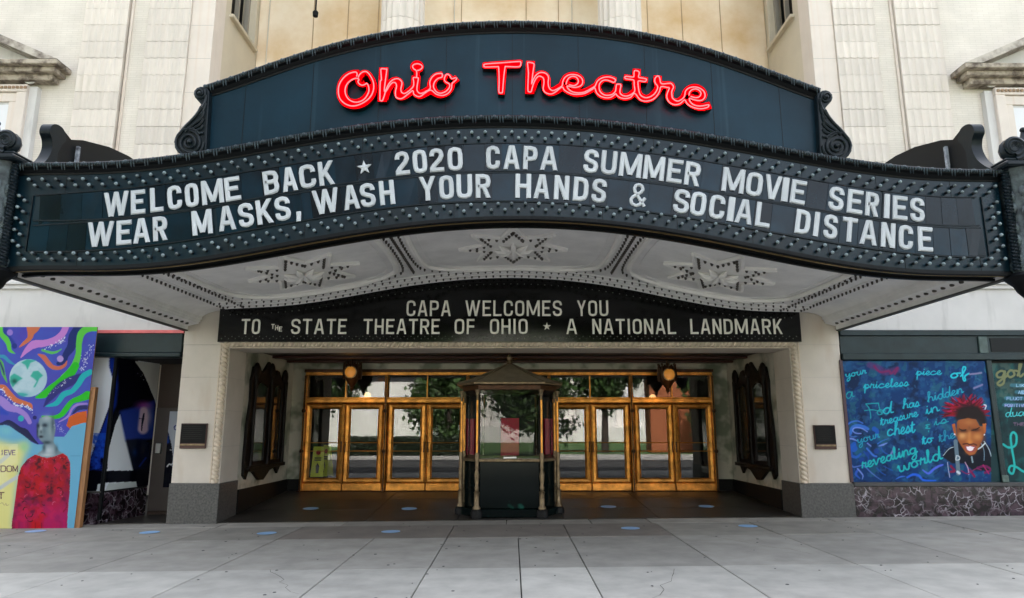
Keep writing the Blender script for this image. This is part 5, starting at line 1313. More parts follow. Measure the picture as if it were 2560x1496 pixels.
# ================================================================== PAINTED SURFACES: numpy painter -> colour attribute on a fine flat grid
class Canvas:
    def __init__(s, u0, u1, v0, v1, k=2.0):
        s.u0, s.v0, s.k = u0, v0, k; s.w = int((u1-u0)*k)+1; s.h = int((v1-v0)*k)+1
        s.U, s.V = np.meshgrid(u0+np.arange(s.w)/k, v0+np.arange(s.h)/k); s.c = np.zeros((s.h, s.w, 3))
    def noise(s, sc, seed=0, oct=4):
        r = np.random.default_rng(seed); out = np.zeros((s.h, s.w)); amp = 1; tot = 0
        for o in range(oct):
            n = 64; g = r.random((n, n)); f = sc*2**o
            x = (s.U/f*1.0) % (n-1); y = (s.V/f*1.0) % (n-1); xi = x.astype(int); yi = y.astype(int); fx = x-xi; fy = y-yi
            fx = fx*fx*(3-2*fx); fy = fy*fy*(3-2*fy)
            out += amp*((g[yi, xi]*(1-fx)+g[yi, (xi+1)]*fx)*(1-fy)+(g[(yi+1), xi]*(1-fx)+g[(yi+1), (xi+1)]*fx)*fy); tot += amp; amp *= .55
            sc = sc/4 if False else sc
            f = f
            if o < oct-1: sc = sc/4.0
        return out/tot
    def blend(s, m, col):
        col = np.array(col)
        if col.ndim == 1: col = col[None, None, :]
        s.c = s.c*(1-m[..., None])+col*m[..., None]
    def fill(s, col): s.c[:] = col
    def poly(s, pts, col, soft=.6, a=1.):
        pts = np.array(pts, float); ins = np.zeros((s.h, s.w), bool); n = len(pts); d = np.full((s.h, s.w), 1e9)
        for i in range(n):
            x0, y0 = pts[i]; x1, y1 = pts[(i+1) % n]
            if y0 != y1: ins ^= ((y0 > s.V) != (y1 > s.V)) & (s.U < (x1-x0)*(s.V-y0)/(y1-y0)+x0)
        m = ins.astype(float)
        if soft > .7: m = s.blur(m, soft)
        s.blend(m*a, col)
    def blur(s, m, r):
        r = int(max(1, r*s.k))
        for ax in (0, 1):
            for _ in range(2):
                p = np.pad(m, [(r, r) if a_ == ax else (0, 0) for a_ in (0, 1)], mode='edge'); c = np.cumsum(p, axis=ax); c = np.insert(c, 0, 0, axis=ax)
                n = m.shape[ax]; m = (np.take(c, np.arange(2*r+1, 2*r+1+n), axis=ax)-np.take(c, np.arange(0, n), axis=ax))/(2*r+1)
        return m
    def stroke(s, pts, w, col, k=5, soft=.5, a=1., closed=False):
        c = catmull(pts, k, closed) if len(pts) > 2 else [Vector(p) for p in pts]; n = len(c)
        ws = [np.interp(i/(n-1), np.linspace(0, 1, len(w)), w) for i in range(n)] if hasattr(w, '__len__') else [w]*n
        m = np.zeros((s.h, s.w))
        for i in range(n-1):
            x0, y0 = c[i]; x1, y1 = c[i+1]; R_ = max(ws[i], ws[i+1])+soft+1
            i0 = max(0, int((min(y0, y1)-R_-s.v0)*s.k)); i1 = min(s.h, int((max(y0, y1)+R_-s.v0)*s.k)+2); j0 = max(0, int((min(x0, x1)-R_-s.u0)*s.k)); j1 = min(s.w, int((max(x0, x1)+R_-s.u0)*s.k)+2)
            if i0 >= i1 or j0 >= j1: continue
            U = s.U[i0:i1, j0:j1]; V = s.V[i0:i1, j0:j1]; dx, dy = x1-x0, y1-y0; L2 = dx*dx+dy*dy+1e-9
            t = np.clip(((U-x0)*dx+(V-y0)*dy)/L2, 0, 1); d = np.hypot(U-x0-t*dx, V-y0-t*dy); ww = ws[i]+(ws[i+1]-ws[i])*t
            m[i0:i1, j0:j1] = np.maximum(m[i0:i1, j0:j1], np.clip((ww-d)/soft+.5, 0, 1))
        s.blend(m*a, col)
    def blob(s, u, v, ru, rv, col, a=1., soft=1., rot=0.):
        U = (s.U-u)*cos(rot)+(s.V-v)*sin(rot); V = -(s.U-u)*sin(rot)+(s.V-v)*cos(rot)
        d = np.hypot(U/ru, V/rv); s.blend(np.clip((1-d)/max(soft/min(ru, rv), .02)+.5, 0, 1)*a, col)
    def glow(s, u, v, ru, rv, col, a=1.):
        d2 = ((s.U-u)/ru)**2+((s.V-v)/rv)**2; s.blend(np.exp(-d2)*a, col)
    def sample(s, u, v):
        i = np.clip(np.rint((v-s.v0)*s.k).astype(int), 0, s.h-1); j = np.clip(np.rint((u-s.u0)*s.k).astype(int), 0, s.w-1); return s.c[i, j]
def painted(name, cv, x0, x1, z0, z1, Y, parent, rough=.4, step=.0085, axis='x', gain=1.0, X=0, P0=None, P1=None):
    """fine grid between two upright edges (P0,P1: plan points) carrying the painter's colours"""
    if P0 is None: P0, P1 = (x0, Y), (x1, Y)
    Lx = sqrt((P1[0]-P0[0])**2+(P1[1]-P0[1])**2)
    nx = max(2, int(Lx/step)); nz = max(2, int((z1-z0)/step))
    tx = np.linspace(0, 1, nx); zz = np.linspace(z0, z1, nz); TX_, ZZ = np.meshgrid(tx, zz)
    PX = P0[0]+(P1[0]-P0[0])*TX_; PY = P0[1]+(P1[1]-P0[1])*TX_
    co = np.stack([PX, PY, ZZ], -1).reshape(-1, 3)
    dy = PY-CY; dz = ZZ-CZ; dep = dy*CP+dz*SP; u = 1280+FPX*PX/dep; v = 748-FPX*(dz*CP-dy*SP)/dep
    c = cv.sample(u, v).reshape(-1, 3)/255.; lin = np.where(c <= .04045, c/12.92, ((np.clip(c, 0, 1)+.055)/1.055)**2.4)*gain
    idx = np.arange(nx*nz).reshape(nz, nx); q = np.stack([idx[:-1, :-1], idx[:-1, 1:], idx[1:, 1:], idx[1:, :-1]], -1).reshape(-1, 4)
    me = bpy.data.meshes.new(name); me.vertices.add(len(co)); me.vertices.foreach_set('co', co.ravel())
    me.loops.add(q.size); me.loops.foreach_set('vertex_index', q.ravel().astype(np.int32)); me.polygons.add(len(q))
    me.polygons.foreach_set('loop_start', np.arange(0, q.size, 4, dtype=np.int32)); me.polygons.foreach_set('loop_total', np.full(len(q), 4, dtype=np.int32)); me.update(); me.validate()
    at = me.color_attributes.new('paint', 'FLOAT_COLOR', 'POINT'); at.data.foreach_set('color', np.concatenate([lin, np.ones((len(lin), 1))], 1).ravel())
    m = bpy.data.materials.new(name+' paint'); m.use_nodes = True; n = m.node_tree.nodes; L = m.node_tree.links; p = n['Principled BSDF']
    a = n.new('ShaderNodeVertexColor'); a.layer_name = 'paint'; L.new(a.outputs[0], p.inputs['Base Color']); p.inputs['Roughness'].default_value = rough; p.inputs['Specular IOR Level'].default_value = .12
    me.materials.append(m)
    return link(name, me, None, parent)
def spark(cv, pts, n, spread, col=(235, 240, 245), r=(.6, 1.8), seed=1):
    rr = random.Random(seed); c = catmull(pts, 6) if len(pts) > 2 else [Vector(p) for p in pts]
    for _ in range(n):
        p = rr.choice(c); u = p.x+rr.gauss(0, spread); v = p.y+rr.gauss(0, spread); cv.blob(u, v, rr.uniform(*r), rr.uniform(*r), col, .9, .6, rr.random()*3)

# ---- the swirling mural on plywood (left)
cv = Canvas(-60, 250, 812, 1308, 2.0)
cv.fill((72, 74, 178)); nz_ = cv.noise(60, 3); cv.blend(np.clip((nz_-.5)*2, 0, .6), (60, 96, 190)); cv.blend(np.clip((.45-nz_)*2.5, 0, .5), (78, 62, 172))
z1_ = lambda P: [(a/5.665, 800+b/5.665) for a, b in P]; z2_ = lambda P: [(a/5.454, 1050+b/5.454) for a, b in P]
def S1(P, w, c, **k): cv.stroke(z1_(P), [x/5.665 for x in w], c, **k)
GRN, GR2, ORG, PNK, LIL, TEA, NVY = (92, 200, 70), (35, 190, 35), (205, 112, 75), (196, 128, 206), (158, 128, 208), (20, 178, 182), (22, 42, 112)
S1([(-340, 120), (-200, 300), (-120, 600), (-60, 900)], [40, 60, 40, 10], NVY)
S1([(60, 110), (60, 200), (130, 260), (190, 330), (200, 380)], [55, 40, 30, 25, 25], (40, 56, 150), soft=6)
S1([(10, 100), (20, 200), (80, 270), (120, 340), (140, 430), (215, 480)], [28, 32, 42, 34, 26, 4], GRN)
S1([(470, 90), (440, 180), (420, 260), (330, 340), (270, 390)], [100, 50, 34, 22, 3], ORG)
S1([(930, 100), (890, 190), (790, 280), (640, 330), (480, 350), (380, 430), (290, 540)], [48, 45, 48, 48, 58, 36, 4], PNK)
S1([(1120, 100), (1040, 240), (1010, 380), (930, 500), (900, 600), (820, 620)], [62, 70, 62, 45, 38, 22], NVY)
S1([(1380, 130), (1240, 130), (1150, 200), (1120, 330), (1110, 480), (1070, 620), (1010, 730), (900, 820), (800, 900)], [30, 48, 50, 42, 40, 48, 60, 45, 8], GRN)
cv.stroke(z1_([(1070, 650), (1010, 740), (900, 830), (790, 900), (720, 970), (620, 1060), (510, 1100)]), [9, 11, 8, 5, 8, 9, 2], GR2)
S1([(600, 430), (720, 465), (800, 455), (870, 415)], [14, 20, 16, 4], (90, 190, 90))
S1([(540, 490), (620, 530), (690, 620), (760, 675), (850, 680), (920, 640), (950, 580)], [8, 34, 36, 30, 26, 20, 4], (200, 105, 80))
S1([(0, 520), (60, 525), (130, 590), (220, 640)], [22, 26, 22, 4], (50, 148, 178))
S1([(-30, 560), (20, 620), (50, 760), (100, 890)], [22, 28, 26, 4], (90, 180, 80)); S1([(0, 600), (40, 700), (60, 780)], [10, 12, 5], (30, 40, 110), soft=3)
cv.blob(*z1_([(140, 180)])[0], 7.5, 7.5, (150, 120, 205)); cv.blob(*z1_([(205, 370)])[0], 6.6, 6.6, (28, 48, 130)); cv.blob(*z1_([(853, 552)])[0], 8.2, 8.2, (180, 150, 215))
# globe
gx, gy = z1_([(400, 825)])[0]; cv.blob(gx, gy, 47, 47, (168, 200, 212)); g_ = cv.noise(22, 9)
rr_ = np.hypot(cv.U-gx, cv.V-gy); ing = (rr_ < 46.5)
cv.blend(np.clip((g_-.52)*3, 0, .4)*ing, (205, 222, 230))
for P in ([(300, 605), (380, 560), (520, 575), (430, 610), (410, 660), (390, 710), (360, 640)], [(145, 800), (200, 760), (260, 790), (320, 830), (240, 880), (180, 960), (140, 880)], [(430, 800), (470, 730), (540, 720), (610, 790), (560, 830), (500, 950), (470, 960), (520, 870), (480, 830)], [(240, 1030), (330, 1040), (400, 1060), (330, 1085), (280, 1070)]):
    cv.poly(z1_(P), (42, 168, 145), soft=1.2, a=.9)
cv.glow(*z1_([(205, 870)])[0], 7, 6, (10, 80, 70), .9)
cv.glow(*z1_([(330, 1060)])[0], 14, 6, (60, 160, 170), .6)
S1([(1150, 800), (1000, 870), (850, 960), (720, 1090), (620, 1230)], [40, 65, 60, 48, 5], (42, 42, 120), soft=3)
spark(cv, z1_([(820, 330), (900, 280), (660, 400)]), 40, 3.2, seed=2); spark(cv, z1_([(1300, 370), (1250, 470), (1200, 590), (1180, 700)]), 60, 4, seed=3, r=(.5, 1.5)); spark(cv, z1_([(990, 830), (860, 930), (710, 1050)]), 30, 3, seed=4, r=(.4, 1.2))
S1([(1280, 740), (1180, 800), (1110, 910), (1020, 1010), (900, 1060), (800, 1180), (650, 1225)], [38, 42, 40, 34, 40, 36, 6], TEA)
cv.stroke(z1_([(1240, 1070), (1150, 1110), (1020, 1160), (930, 1270), (860, 1350), (760, 1380), (600, 1370)]), [11, 8, 6, 7, 6, 4.5, 2.5], GR2)
S1([(1230, 1190), (1100, 1200), (1020, 1260), (960, 1370), (830, 1450)], [14, 18, 16, 16, 6], LIL)
S1([(1230, 1240), (1120, 1250), (1030, 1330)], [28, 32, 8], (34, 38, 100))
cv.poly(z1_([(1230, 1290), (1100, 1310), (980, 1370), (940, 1500), (1010, 1560), (1230, 1560)]), (206, 92, 30))
S1([(0, 940), (60, 960), (140, 1060), (230, 1140), (350, 1180), (430, 1210), (455, 1260)], [22, 36, 42, 36, 30, 26, 6], (206, 110, 70))
spark(cv, z1_([(20, 980), (110, 1100), (210, 1210), (300, 1210), (380, 1230), (450, 1290)]), 90, 2.6, seed=5)
S1([(0, 1130), (60, 1180), (130, 1240), (260, 1280), (360, 1350), (420, 1450)], [55, 62, 55, 40, 36, 30], LIL); S1([(0, 1290), (100, 1330)], [50, 20], (40, 70, 180), soft=6)
cv.blob(*z1_([(297, 1397)])[0], 7.5, 7.5, (30, 165, 175)); cv.blob(*z1_([(492, 1385)])[0], 5, 5, (30, 30, 100))
# lower half: pale sky, yellow, dark wave, shoulders
sky_ = [(0, 60), (60, 70), (150, 90), (260, 170), (330, 210), (420, 300), (510, 338), (620, 330), (700, 230), (880, 230), (980, 90), (1140, 40), (1200, 40), (1200, 1440), (-330, 1440), (-330, 60)]
cv.poly(z2_(sky_), (104, 172, 205)); low = cv.noise(70, 5)
cv.stroke(z2_([(-330, 120), (0, 60), (120, 40), (260, 130), (340, 170), (420, 250), (520, 330)]), [5, 3, 7, 7, 9, 6, 1], (18, 26, 74))
cv.poly(z2_([(-330, 200), (60, 300), (180, 330), (390, 300), (340, 480), (270, 700), (230, 900), (180, 1440), (-330, 1440)]), (226, 220, 140), soft=9)
cv.blend(np.clip((low-.52)*3, 0, .5)*(cv.V > 1110)*(cv.U < 45), (240, 236, 190)); cv.glow(*z2_([(330, 370)])[0], 12, 12, (150, 205, 150), .8); cv.glow(*z2_([(80, 150)])[0], 16, 12, (120, 190, 200), .8)
cv.stroke(z2_([(-100, 640), (20, 560), (110, 480)]), 5, (200, 206, 205), a=.8, soft=3); cv.stroke(z2_([(-100, 980), (0, 930), (120, 850), (250, 770)]), 4.5, (190, 196, 205), a=.9, soft=3)
cv.stroke(z2_([(960, 492), (1090, 492)]), .5, (80, 140, 170)) 
# head in grey
cv.poly(z2_([(505, 120), (540, -20), (640, -60), (740, -10), (760, 120), (740, 230), (730, 300), (800, 420), (880, 470), (640, 530), (500, 470), (590, 400), (600, 320), (545, 280), (505, 210)]), (118, 140, 150), soft=1.3)
for (a, b, ru, rv, c, al) in ((640, -20, 18, 12, (190, 200, 205), .6), (560, 110, 6, 14, (170, 185, 188), .8), (690, 150, 10, 26, (150, 170, 172), .7), (610, 75, 9, 6, (28, 42, 56), .95), (520, 80, 5, 8, (24, 38, 60), .9), (560, 230, 7, 4, (24, 30, 42), .95), (600, 150, 6, 14, (90, 110, 120), .7), (640, 310, 14, 6, (38, 56, 66), .9), (560, 165, 4, 6, (70, 86, 96), .8), (665, 420, 18, 16, (186, 198, 204), .95), (640, 480, 22, 6, (190, 200, 204), .9), (600, 380, 6, 14, (60, 84, 94), .8), (770, 400, 6, 14, (70, 94, 104), .7), (720, 60, 6, 30, (60, 78, 90), .7), (510, 160, 3, 22, (30, 44, 60), .8)):
    q = z2_([(a, b)])[0]; cv.glow(q[0], q[1], ru*.75, rv*.75, c, al)
# plaid of purple shoulder strap light
spark(cv, z2_([(760, 90), (830, 120), (870, 180)]), 30, 4, (190, 190, 230), (.4, 1.1), 6)
# red shirt
sh = z2_([(155, 1440), (190, 1200), (215, 1000), (235, 850), (255, 740), (290, 640), (370, 540), (480, 472), (560, 500), (640, 520), (740, 500), (860, 455), (920, 500), (955, 580), (960, 720), (950, 1000), (930, 1200), (915, 1440)])
cv.poly(sh, (165, 10, 34)); msk = np.zeros((cv.h, cv.w)); sv = cv.c.copy(); tmp = Canvas(-60, 250, 812, 1308, 2.0); tmp.poly(sh, (1, 1, 1)); msk = tmp.c[..., 0]
r1, r2, r3 = cv.noise(34, 21), cv.noise(16, 22), cv.noise(46, 23)
cv.blend(np.clip((r1-.5)*4, 0, .9)*msk, (196, 6, 14)); cv.blend(np.clip((.47-r1)*5, 0, .85)*msk, (120, 10, 58)); cv.blend(np.clip((r2-.58)*6, 0, .9)*msk, (66, 4, 26)); cv.blend(np.clip((cv.V-1215)/70, 0, 1)*np.clip((r3-.35)*3, 0, .8)*msk, (176, 22, 104)); cv.blend(np.clip((.42-r2)*6, 0, .5)*msk, (206, 24, 84))
rs = random.Random(8)
for _ in range(34):
    a = rs.uniform(260, 930); b = rs.uniform(560, 1380); q = z2_([(a, b)])[0]; an = rs.random()*6; r = rs.uniform(4, 9)
    c_ = rs.choice([(50, 4, 20), (120, 4, 20), (210, 110, 140), (150, 10, 60), (60, 4, 30)])
    cv.stroke([(q[0]+r*cos(an+t), q[1]+r*sin(an+t)) for t in (0, .7, 1.4, 2.1)], [1.4, 1.0, .3] if c_[0] < 200 else [.7, .5, .2], c_, a=.85)
spark(cv, z2_([(380, 540), (560, 540), (700, 545), (860, 500)]), 26, 4, (220, 120, 150), (.4, 1.0), 11)
# lettering: LIEVE / DOM / T
def ptext(cv, txt, u, v, h, w_, col, sw, slant=0, gap=.35):
    for ch in txt:
        if ch == ' ': u += w_; continue
        for st_ in GL.get(ch, []): cv.stroke([(u+x*w_+slant*(z-.5), v-z*h) for x, z in st_], sw, col, k=1)
        u += w_*(1+gap)
ptext(cv, 'LIEVE', -8, 1050+478/5.454, 11.5, 7.2, (88, 58, 118), 1.0); ptext(cv, 'DOM', 2.5, 1050+705/5.454, 14, 11.5, (98, 58, 82), 1.15, gap=.3); ptext(cv, 'T', -4, 1050+1075/5.454, 15, 13.5, (86, 24, 60), 1.5)
cv.stroke(z2_([(0, 1150), (30, 1130), (60, 1165), (80, 1140), (90, 1168), (120, 1160)]), .5, (150, 130, 110))
YM = -.40
MU = thing('painted_plywood_mural', 'swirling purple and green mural of a red shirted figure and globe on plywood', 'mural', (-8.5, YM, -.05))
def mup(o): o.matrix_parent_inverse = Matrix.Translation(-MU.location); return o
xm1 = W(215, 1064, YM)[0]; zt_m = W(120, 818, YM)[1]; zb_m = gz(-8.6)-.0; xm0 = xm1-2.44
mup(painted('painted_face', cv, xm0, xm1, zb_m, zt_m, YM-.001, MU, .35, .0085, gain=.76))
mb = MB(); mb.box(xm0, xm1, YM, YM+.018, zb_m, zt_m); mup(mb.build('plywood_sheet', M['lumber'], MU))
mb = MB(); mb.box(xm1-.01, xm1+.085, YM+.019, YM+.11, zb_m, W(225, 968, YM)[1]); mup(mb.build('timber_post', M['lumber'], MU, bev=.006))
mb = MB(); mb.box(xm0+.2, xm0+.29, YM+.019, YM+.11, zb_m, 2.0); mup(mb.build('timber_post', M['lumber'], MU, bev=.006))

# ================================================================== LEFT SHOPFRONT (recessed entry)
LS = thing('shopfront', 'dark shopfront with recessed door and white and blue window graphics left of the entrance', 'shopfront', (-7.2, .1, 0))
def lsp(o): o.matrix_parent_inverse = Matrix.Translation(-LS.location); return o
xo = -6.30; zh = W(300, 893, 0)[1]
mb = MB(); mb.box(-12, xo, -.015, .3, W(300, 882, 0)[1], 3.44, ch=.01); lsp(mb.build('header_beam', M['greenpaint'], LS))
mb = MB(); mb.box(-12, xo, -.06, .32, zh, W(300, 883, 0)[1], ch=.012); lsp(mb.build('header_lip', M['greenpaint'], LS))
mb = MB(); mb.box(-8.6, xo+.02, -.03, .3, 3.441, 3.497); lsp(mb.build('pink_flashing', M['pink'], LS))
# plan: window front plane y=.08 to corner mullion, then oblique glass back to the door
A0 = (W(150, 1100, .08)[0], .08); A1 = (W(276, 1040, .08)[0], .08); B1 = (W(388, 1040, 1.35)[0], 1.35)
D0 = B1; D1 = (xo-.01, 1.35)
zbm = W(230, 1228, .08)[1]; ztw = zh-.005
cl = Canvas(120, 500, 880, 1260, 1.5); cl.fill((226, 232, 238))
z3_ = lambda P: [(200+a/2.889, 820+b/2.889) for a, b in P]
NB = (9, 10, 20)
cl.poly(z3_([(215, 200), (400, 200), (460, 320), (540, 520), (600, 760), (620, 1200), (420, 1170), (400, 1100), (385, 1030), (340, 830), (290, 620), (255, 700), (215, 850), (170, 1030), (160, 1170), (20, 1200), (-60, 1050), (50, 1010), (90, 900), (180, 650), (235, 500), (243, 390), (212, 280)]), NB)
cl.poly(z3_([(215, 200), (265, 200), (275, 420), (262, 560), (225, 640), (200, 860), (190, 1010), (160, 1030), (60, 1020), (110, 850), (190, 640), (235, 520), (243, 380), (212, 280)]), (24, 50, 150), soft=2)
nz3 = cl.noise(16, 31); b3 = Canvas(120, 500, 880, 1260, 1.5); b3.poly(z3_([(100, 760), (200, 760), (200, 1020), (60, 1030)]), (1, 1, 1)); cl.blend(b3.c[..., 0]*np.clip((nz3-.5)*5, 0, .9), (30, 80, 200)); cl.blend(b3.c[..., 0]*np.clip((.5-nz3)*5, 0, .9), (6, 8, 22))
cl.poly(z3_([(-80, 1036), (385, 1030), (420, 1040), (420, 1110), (-80, 1130)]), NB); cl.poly(z3_([(130, 1128), (165, 1128), (160, 1200), (115, 1200)]), (200, 208, 212)); cl.poly(z3_([(205, 1125), (405, 1110), (416, 1160), (175, 1190)]), (200, 208, 206))
cl.poly(z3_([(285, 600), (430, 565), (540, 520), (540, 800), (330, 820)]), (28, 52, 140), soft=3); cl.glow(*z3_([(462, 560)])[0], 18, 10, (150, 60, 150), .9)
cl.stroke(z3_([(460, 600), (455, 730)]), [10, 13], (196, 170, 190), soft=6); cl.glow(*z3_([(490, 640)])[0], 10, 24, (210, 190, 200), .7)
for P, w_ in (([(462, 620), (455, 660), (448, 700), (445, 745)], [1.8, 3, 2, 1.2]), ([(428, 655), (460, 660)], [1, 1]),): cl.stroke(z3_(P), w_, (20, 24, 50))
cl.poly(z3_([(330, 810), (420, 800), (520, 820), (520, 1030), (385, 1030)]), (10, 16, 36), soft=2); cl.glow(*z3_([(395, 900)])[0], 6, 9, (24, 60, 120), .6); cl.stroke(z3_([(430, 1000), (475, 940)]), 2, (20, 44, 120), soft=2)
cl.poly(z3_([(396, 240), (585, 262), (560, 560), (540, 510), (500, 420), (460, 330)]), (205, 205, 202))
for (a, b) in ((415, 330), (450, 340), (460, 375), (440, 350)): cl.blob(*z3_([(a, b)])[0], 1, .8, (200, 200, 210))
lsp(painted('window_graphic', cl, 0, 0, zbm, ztw, .08, LS, .12, .010, P0=A0, P1=A1, gain=1.1)); lsp(painted('window_graphic', cl, 0, 0, zbm, ztw, 0, LS, .12, .010, P0=(A1[0]+.02, A1[1]+.02), P1=(B1[0], B1[1]-.02), gain=1.0))
def upright(a, b, z0, z1, th, name, m, par):
    d = Vector((b[0]-a[0], b[1]-a[1])).normalized(); n_ = Vector((-d.y, d.x))*th
    mb = MB(); mb.prismz([(a[0], a[1]), (b[0], b[1]), (b[0]+n_.x, b[1]+n_.y), (a[0]+n_.x, a[1]+n_.y)], z0, z1); return lsp(mb.build(name, m, par))
upright((A0[0]-.0, .085), (A1[0], .085), zbm, ztw, .03, 'window_backing', M['dark'], LS); upright((A1[0]+.02, A1[1]+.025), (B1[0], B1[1]-.01), zbm, ztw, .03, 'window_backing', M['dark'], LS)
mb = MB(); mb.box(A1[0]-.02, A1[0]+.035, .03, .10, .0, ztw, ch=.006); lsp(mb.build('corner_mullion', M['blackpaint'], LS))
# marble base: courses of slabs
def slabs(a, b, z0, z1, nx, nz, par, fn, th=.05, m='vmarble'):
    for i in range(nx):
        for j in range(nz):
            p = (a[0]+(b[0]-a[0])*i/nx, a[1]+(b[1]-a[1])*i/nx); q = (a[0]+(b[0]-a[0])*(i+1)/nx, a[1]+(b[1]-a[1])*(i+1)/nx)
            d = Vector((q[0]-p[0], q[1]-p[1])); L_ = d.length; d.normalize(); g = .0025
            p = (p[0]+d.x*g, p[1]+d.y*g); q = (q[0]-d.x*g, q[1]-d.y*g); n_ = Vector((-d.y, d.x))*th
            mb = MB(); mb.prismz([p, q, (q[0]+n_.x, q[1]+n_.y), (p[0]+n_.x, p[1]+n_.y)], z0+(z1-z0)*j/nz+g, z0+(z1-z0)*(j+1)/nz-g); fn(mb.build('marble_slab', M[m], par))
slabs((A0[0], .03), (A1[0]-.01, .03), -.09, zbm-.03, 2, 1, LS, lsp); slabs((A1[0]+.0, .045), (B1[0], B1[1]-.03), -.06, zbm-.03, 3, 1, LS, lsp)
mb = MB(); mb.box(A0[0], A1[0]+.01, .01, .12, zbm-.028, zbm, ch=.006); lsp(mb.build('window_sill', M['granite'], LS)); upright((A1[0]+.01, .03), (B1[0], B1[1]-.04), zbm-.028, zbm-.001, .06, 'window_sill', M['blackpaint'], LS)
# door leaf in its frame
mb = MB(); zd1 = W(420, 1020, 1.35)[1]; zd0 = W(420, 1278, 1.35)[1]
mb.box(D0[0], D1[0], 1.40, 1.46, -.1, ztw); lsp(mb.build('entry_back', mat('brown entry panel', (.03, .014, .008), .5), LS))
mb = MB(); mb.box(D0[0]+.02, D1[0], 1.34, 1.40, zd0, zd1, ch=.006); dr = lsp(mb.build('shop_door', M['darkdoor'], LS))
cd = Canvas(395, 480, 1020, 1220, 1.5); cd.fill((190, 198, 212)); cd.poly(z3_([(625, 730), (640, 760), (660, 840), (670, 920), (660, 1200), (560, 1200), (560, 740)]), (8, 10, 24)); cd.poly(z3_([(625, 740), (640, 780), (650, 830), (600, 850), (600, 740)]), (24, 60, 150), soft=2)
cd.stroke(z3_([(693, 705), (682, 715), (682, 730), (692, 738)]), 1.2, (40, 50, 130)); cd.stroke(z3_([(630, 1000), (645, 985), (660, 990), (668, 980)]), 1.6, (225, 228, 235)); cd.stroke(z3_([(650, 880), (662, 884)]), .9, (225, 228, 235))
dx0 = W(418, 1100, 1.33)[0]
o = painted('door_graphic', cd, dx0, D1[0]-.01, W(420, 1219, 1.33)[1], W(420, 1029, 1.33)[1], 1.332, dr, .15, .010, gain=.8)
mb = MB(); mb.box(W(391, 1100, 1.3)[0], W(405, 1100, 1.3)[0], 1.28, 1.34, W(400, 1134, 1.3)[1], W(400, 1108, 1.3)[1], ch=.01); mb.build('door_lock', M['steel'], dr)
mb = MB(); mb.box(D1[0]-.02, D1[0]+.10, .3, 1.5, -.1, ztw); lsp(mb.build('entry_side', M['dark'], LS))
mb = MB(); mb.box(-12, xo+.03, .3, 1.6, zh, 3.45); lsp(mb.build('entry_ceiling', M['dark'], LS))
mb = MB(); mb.box(A1[0]-.1, xo+.02, .05, 1.40, -.12, .012, sl=SL); lsp(mb.build('entry_floor', M['vestfloor'], LS))
mb = MB(); mb.box(-12, A0[0]-.01, .05, .3, -.1, zh); lsp(mb.build('window_wall', M['blackpaint'], LS))

# ================================================================== RIGHT SHOPFRONT with chalk-style boards
RS = thing('boarded_shopfront', 'dark green shopfront with painted window boards over burgundy marble right of the entrance', 'shopfront', (8.5, .1, 0))
def rsp(o): o.matrix_parent_inverse = Matrix.Translation(-RS.location); return o
xi = 6.27
zz = lambda v: W(2300, v, 0)[1]
mb = MB(); mb.box(xi, 14, -.045, .3, zz(840), 3.497, ch=.008); rsp(mb.build('header_lip', M['greenpaint'], RS))
mb = MB(); mb.box(xi, 14, -.0, .3, zz(884), zz(841)); rsp(mb.build('header_beam', M['greenpaint'], RS))
mb = MB(); mb.box(xi, 14, -.06, .3, zz(901), zz(884.5), ch=.012); rsp(mb.build('header_lip', M['greenpaint'], RS))
xm = W(2462, 860, -.03)[0]
for (u0, u1) in ((2448, 2470),):
    mb = MB(); mb.box(W(u0, 865, -.03)[0], W(u1, 865, -.03)[0], -.035, .0, zz(884), zz(842), ch=.008); rsp(mb.build('header_block', mat('worn green block', (.06, .10, .09), .5, var=.5, vscale=8), RS))
mb = MB(); mb.box(W(2478, 865, -.02)[0], 14, -.012, .0, zz(880), zz(846)); rsp(mb.build('header_panel', M['blackpaint'], RS))
zs0, zs1 = zz(1216), zz(1206)
mb = MB(); mb.box(xi, 14, -.05, .3, zs0, zs1, ch=.008); rsp(mb.build('window_sill', mat('dark grey sill', (.05, .05, .05), .6), RS))
slabs((xi, -.02), (14, -.02), gz(6.3)-.08, gz(6.3)+(zs0-gz(6.3))*.47, 9, 1, RS, rsp); slabs((xi, -.02), (14.0, -.02), gz(6.3)+(zs0-gz(6.3))*.47, zs0-.003, 11, 1, RS, rsp)
mb = MB(); mb.box(xi, 14, .03, .3, -.1, zs0); mb.box(xi, 14, .10, .3, zs1, zz(901)); rsp(mb.build('window_wall', M['blackpaint'], RS))
# board 1
cb = Canvas(2090, 2600, 896, 1212, 2.0); cb.fill((8, 50, 100)); a1, a2, a3 = cb.noise(40, 41), cb.noise(26, 42), cb.noise(12, 43)
cb.blend(np.clip((a1-.5)*4, 0, .8), (18, 74, 120)); cb.blend(np.clip((.46-a2)*5, 0, .75), (6, 28, 60)); cb.blend(np.clip((a3-.58)*5, 0, .45), (44, 96, 140)); cb.blend(np.clip((a2-.60)*6, 0, .4), (40, 110, 110))
z4 = lambda P: [(2100+a/7.0125, 890+b/7.0125) for a, b in P]; z5 = lambda P: [(2100+a/7.0125, 1030+b/7.0125) for a, b in P]; z6 = lambda P: [(2320+a/4.208, 890+b/4.208) for a, b in P]; z7 = lambda P: [(2050+a/2.727, 800+b/2.727) for a, b in P]
CH = (30, 170, 188); CH2 = (24, 150, 160)
cb.stroke(z4([(520, 160), (680, 220), (800, 290), (1000, 240)]), 8, (90, 44, 104), soft=6, a=.7); cb.stroke(z4([(600, 180), (700, 280), (860, 270), (900, 310), (1010, 210), (960, 320)]), 2.6, (120, 30, 84), soft=3, a=.8)
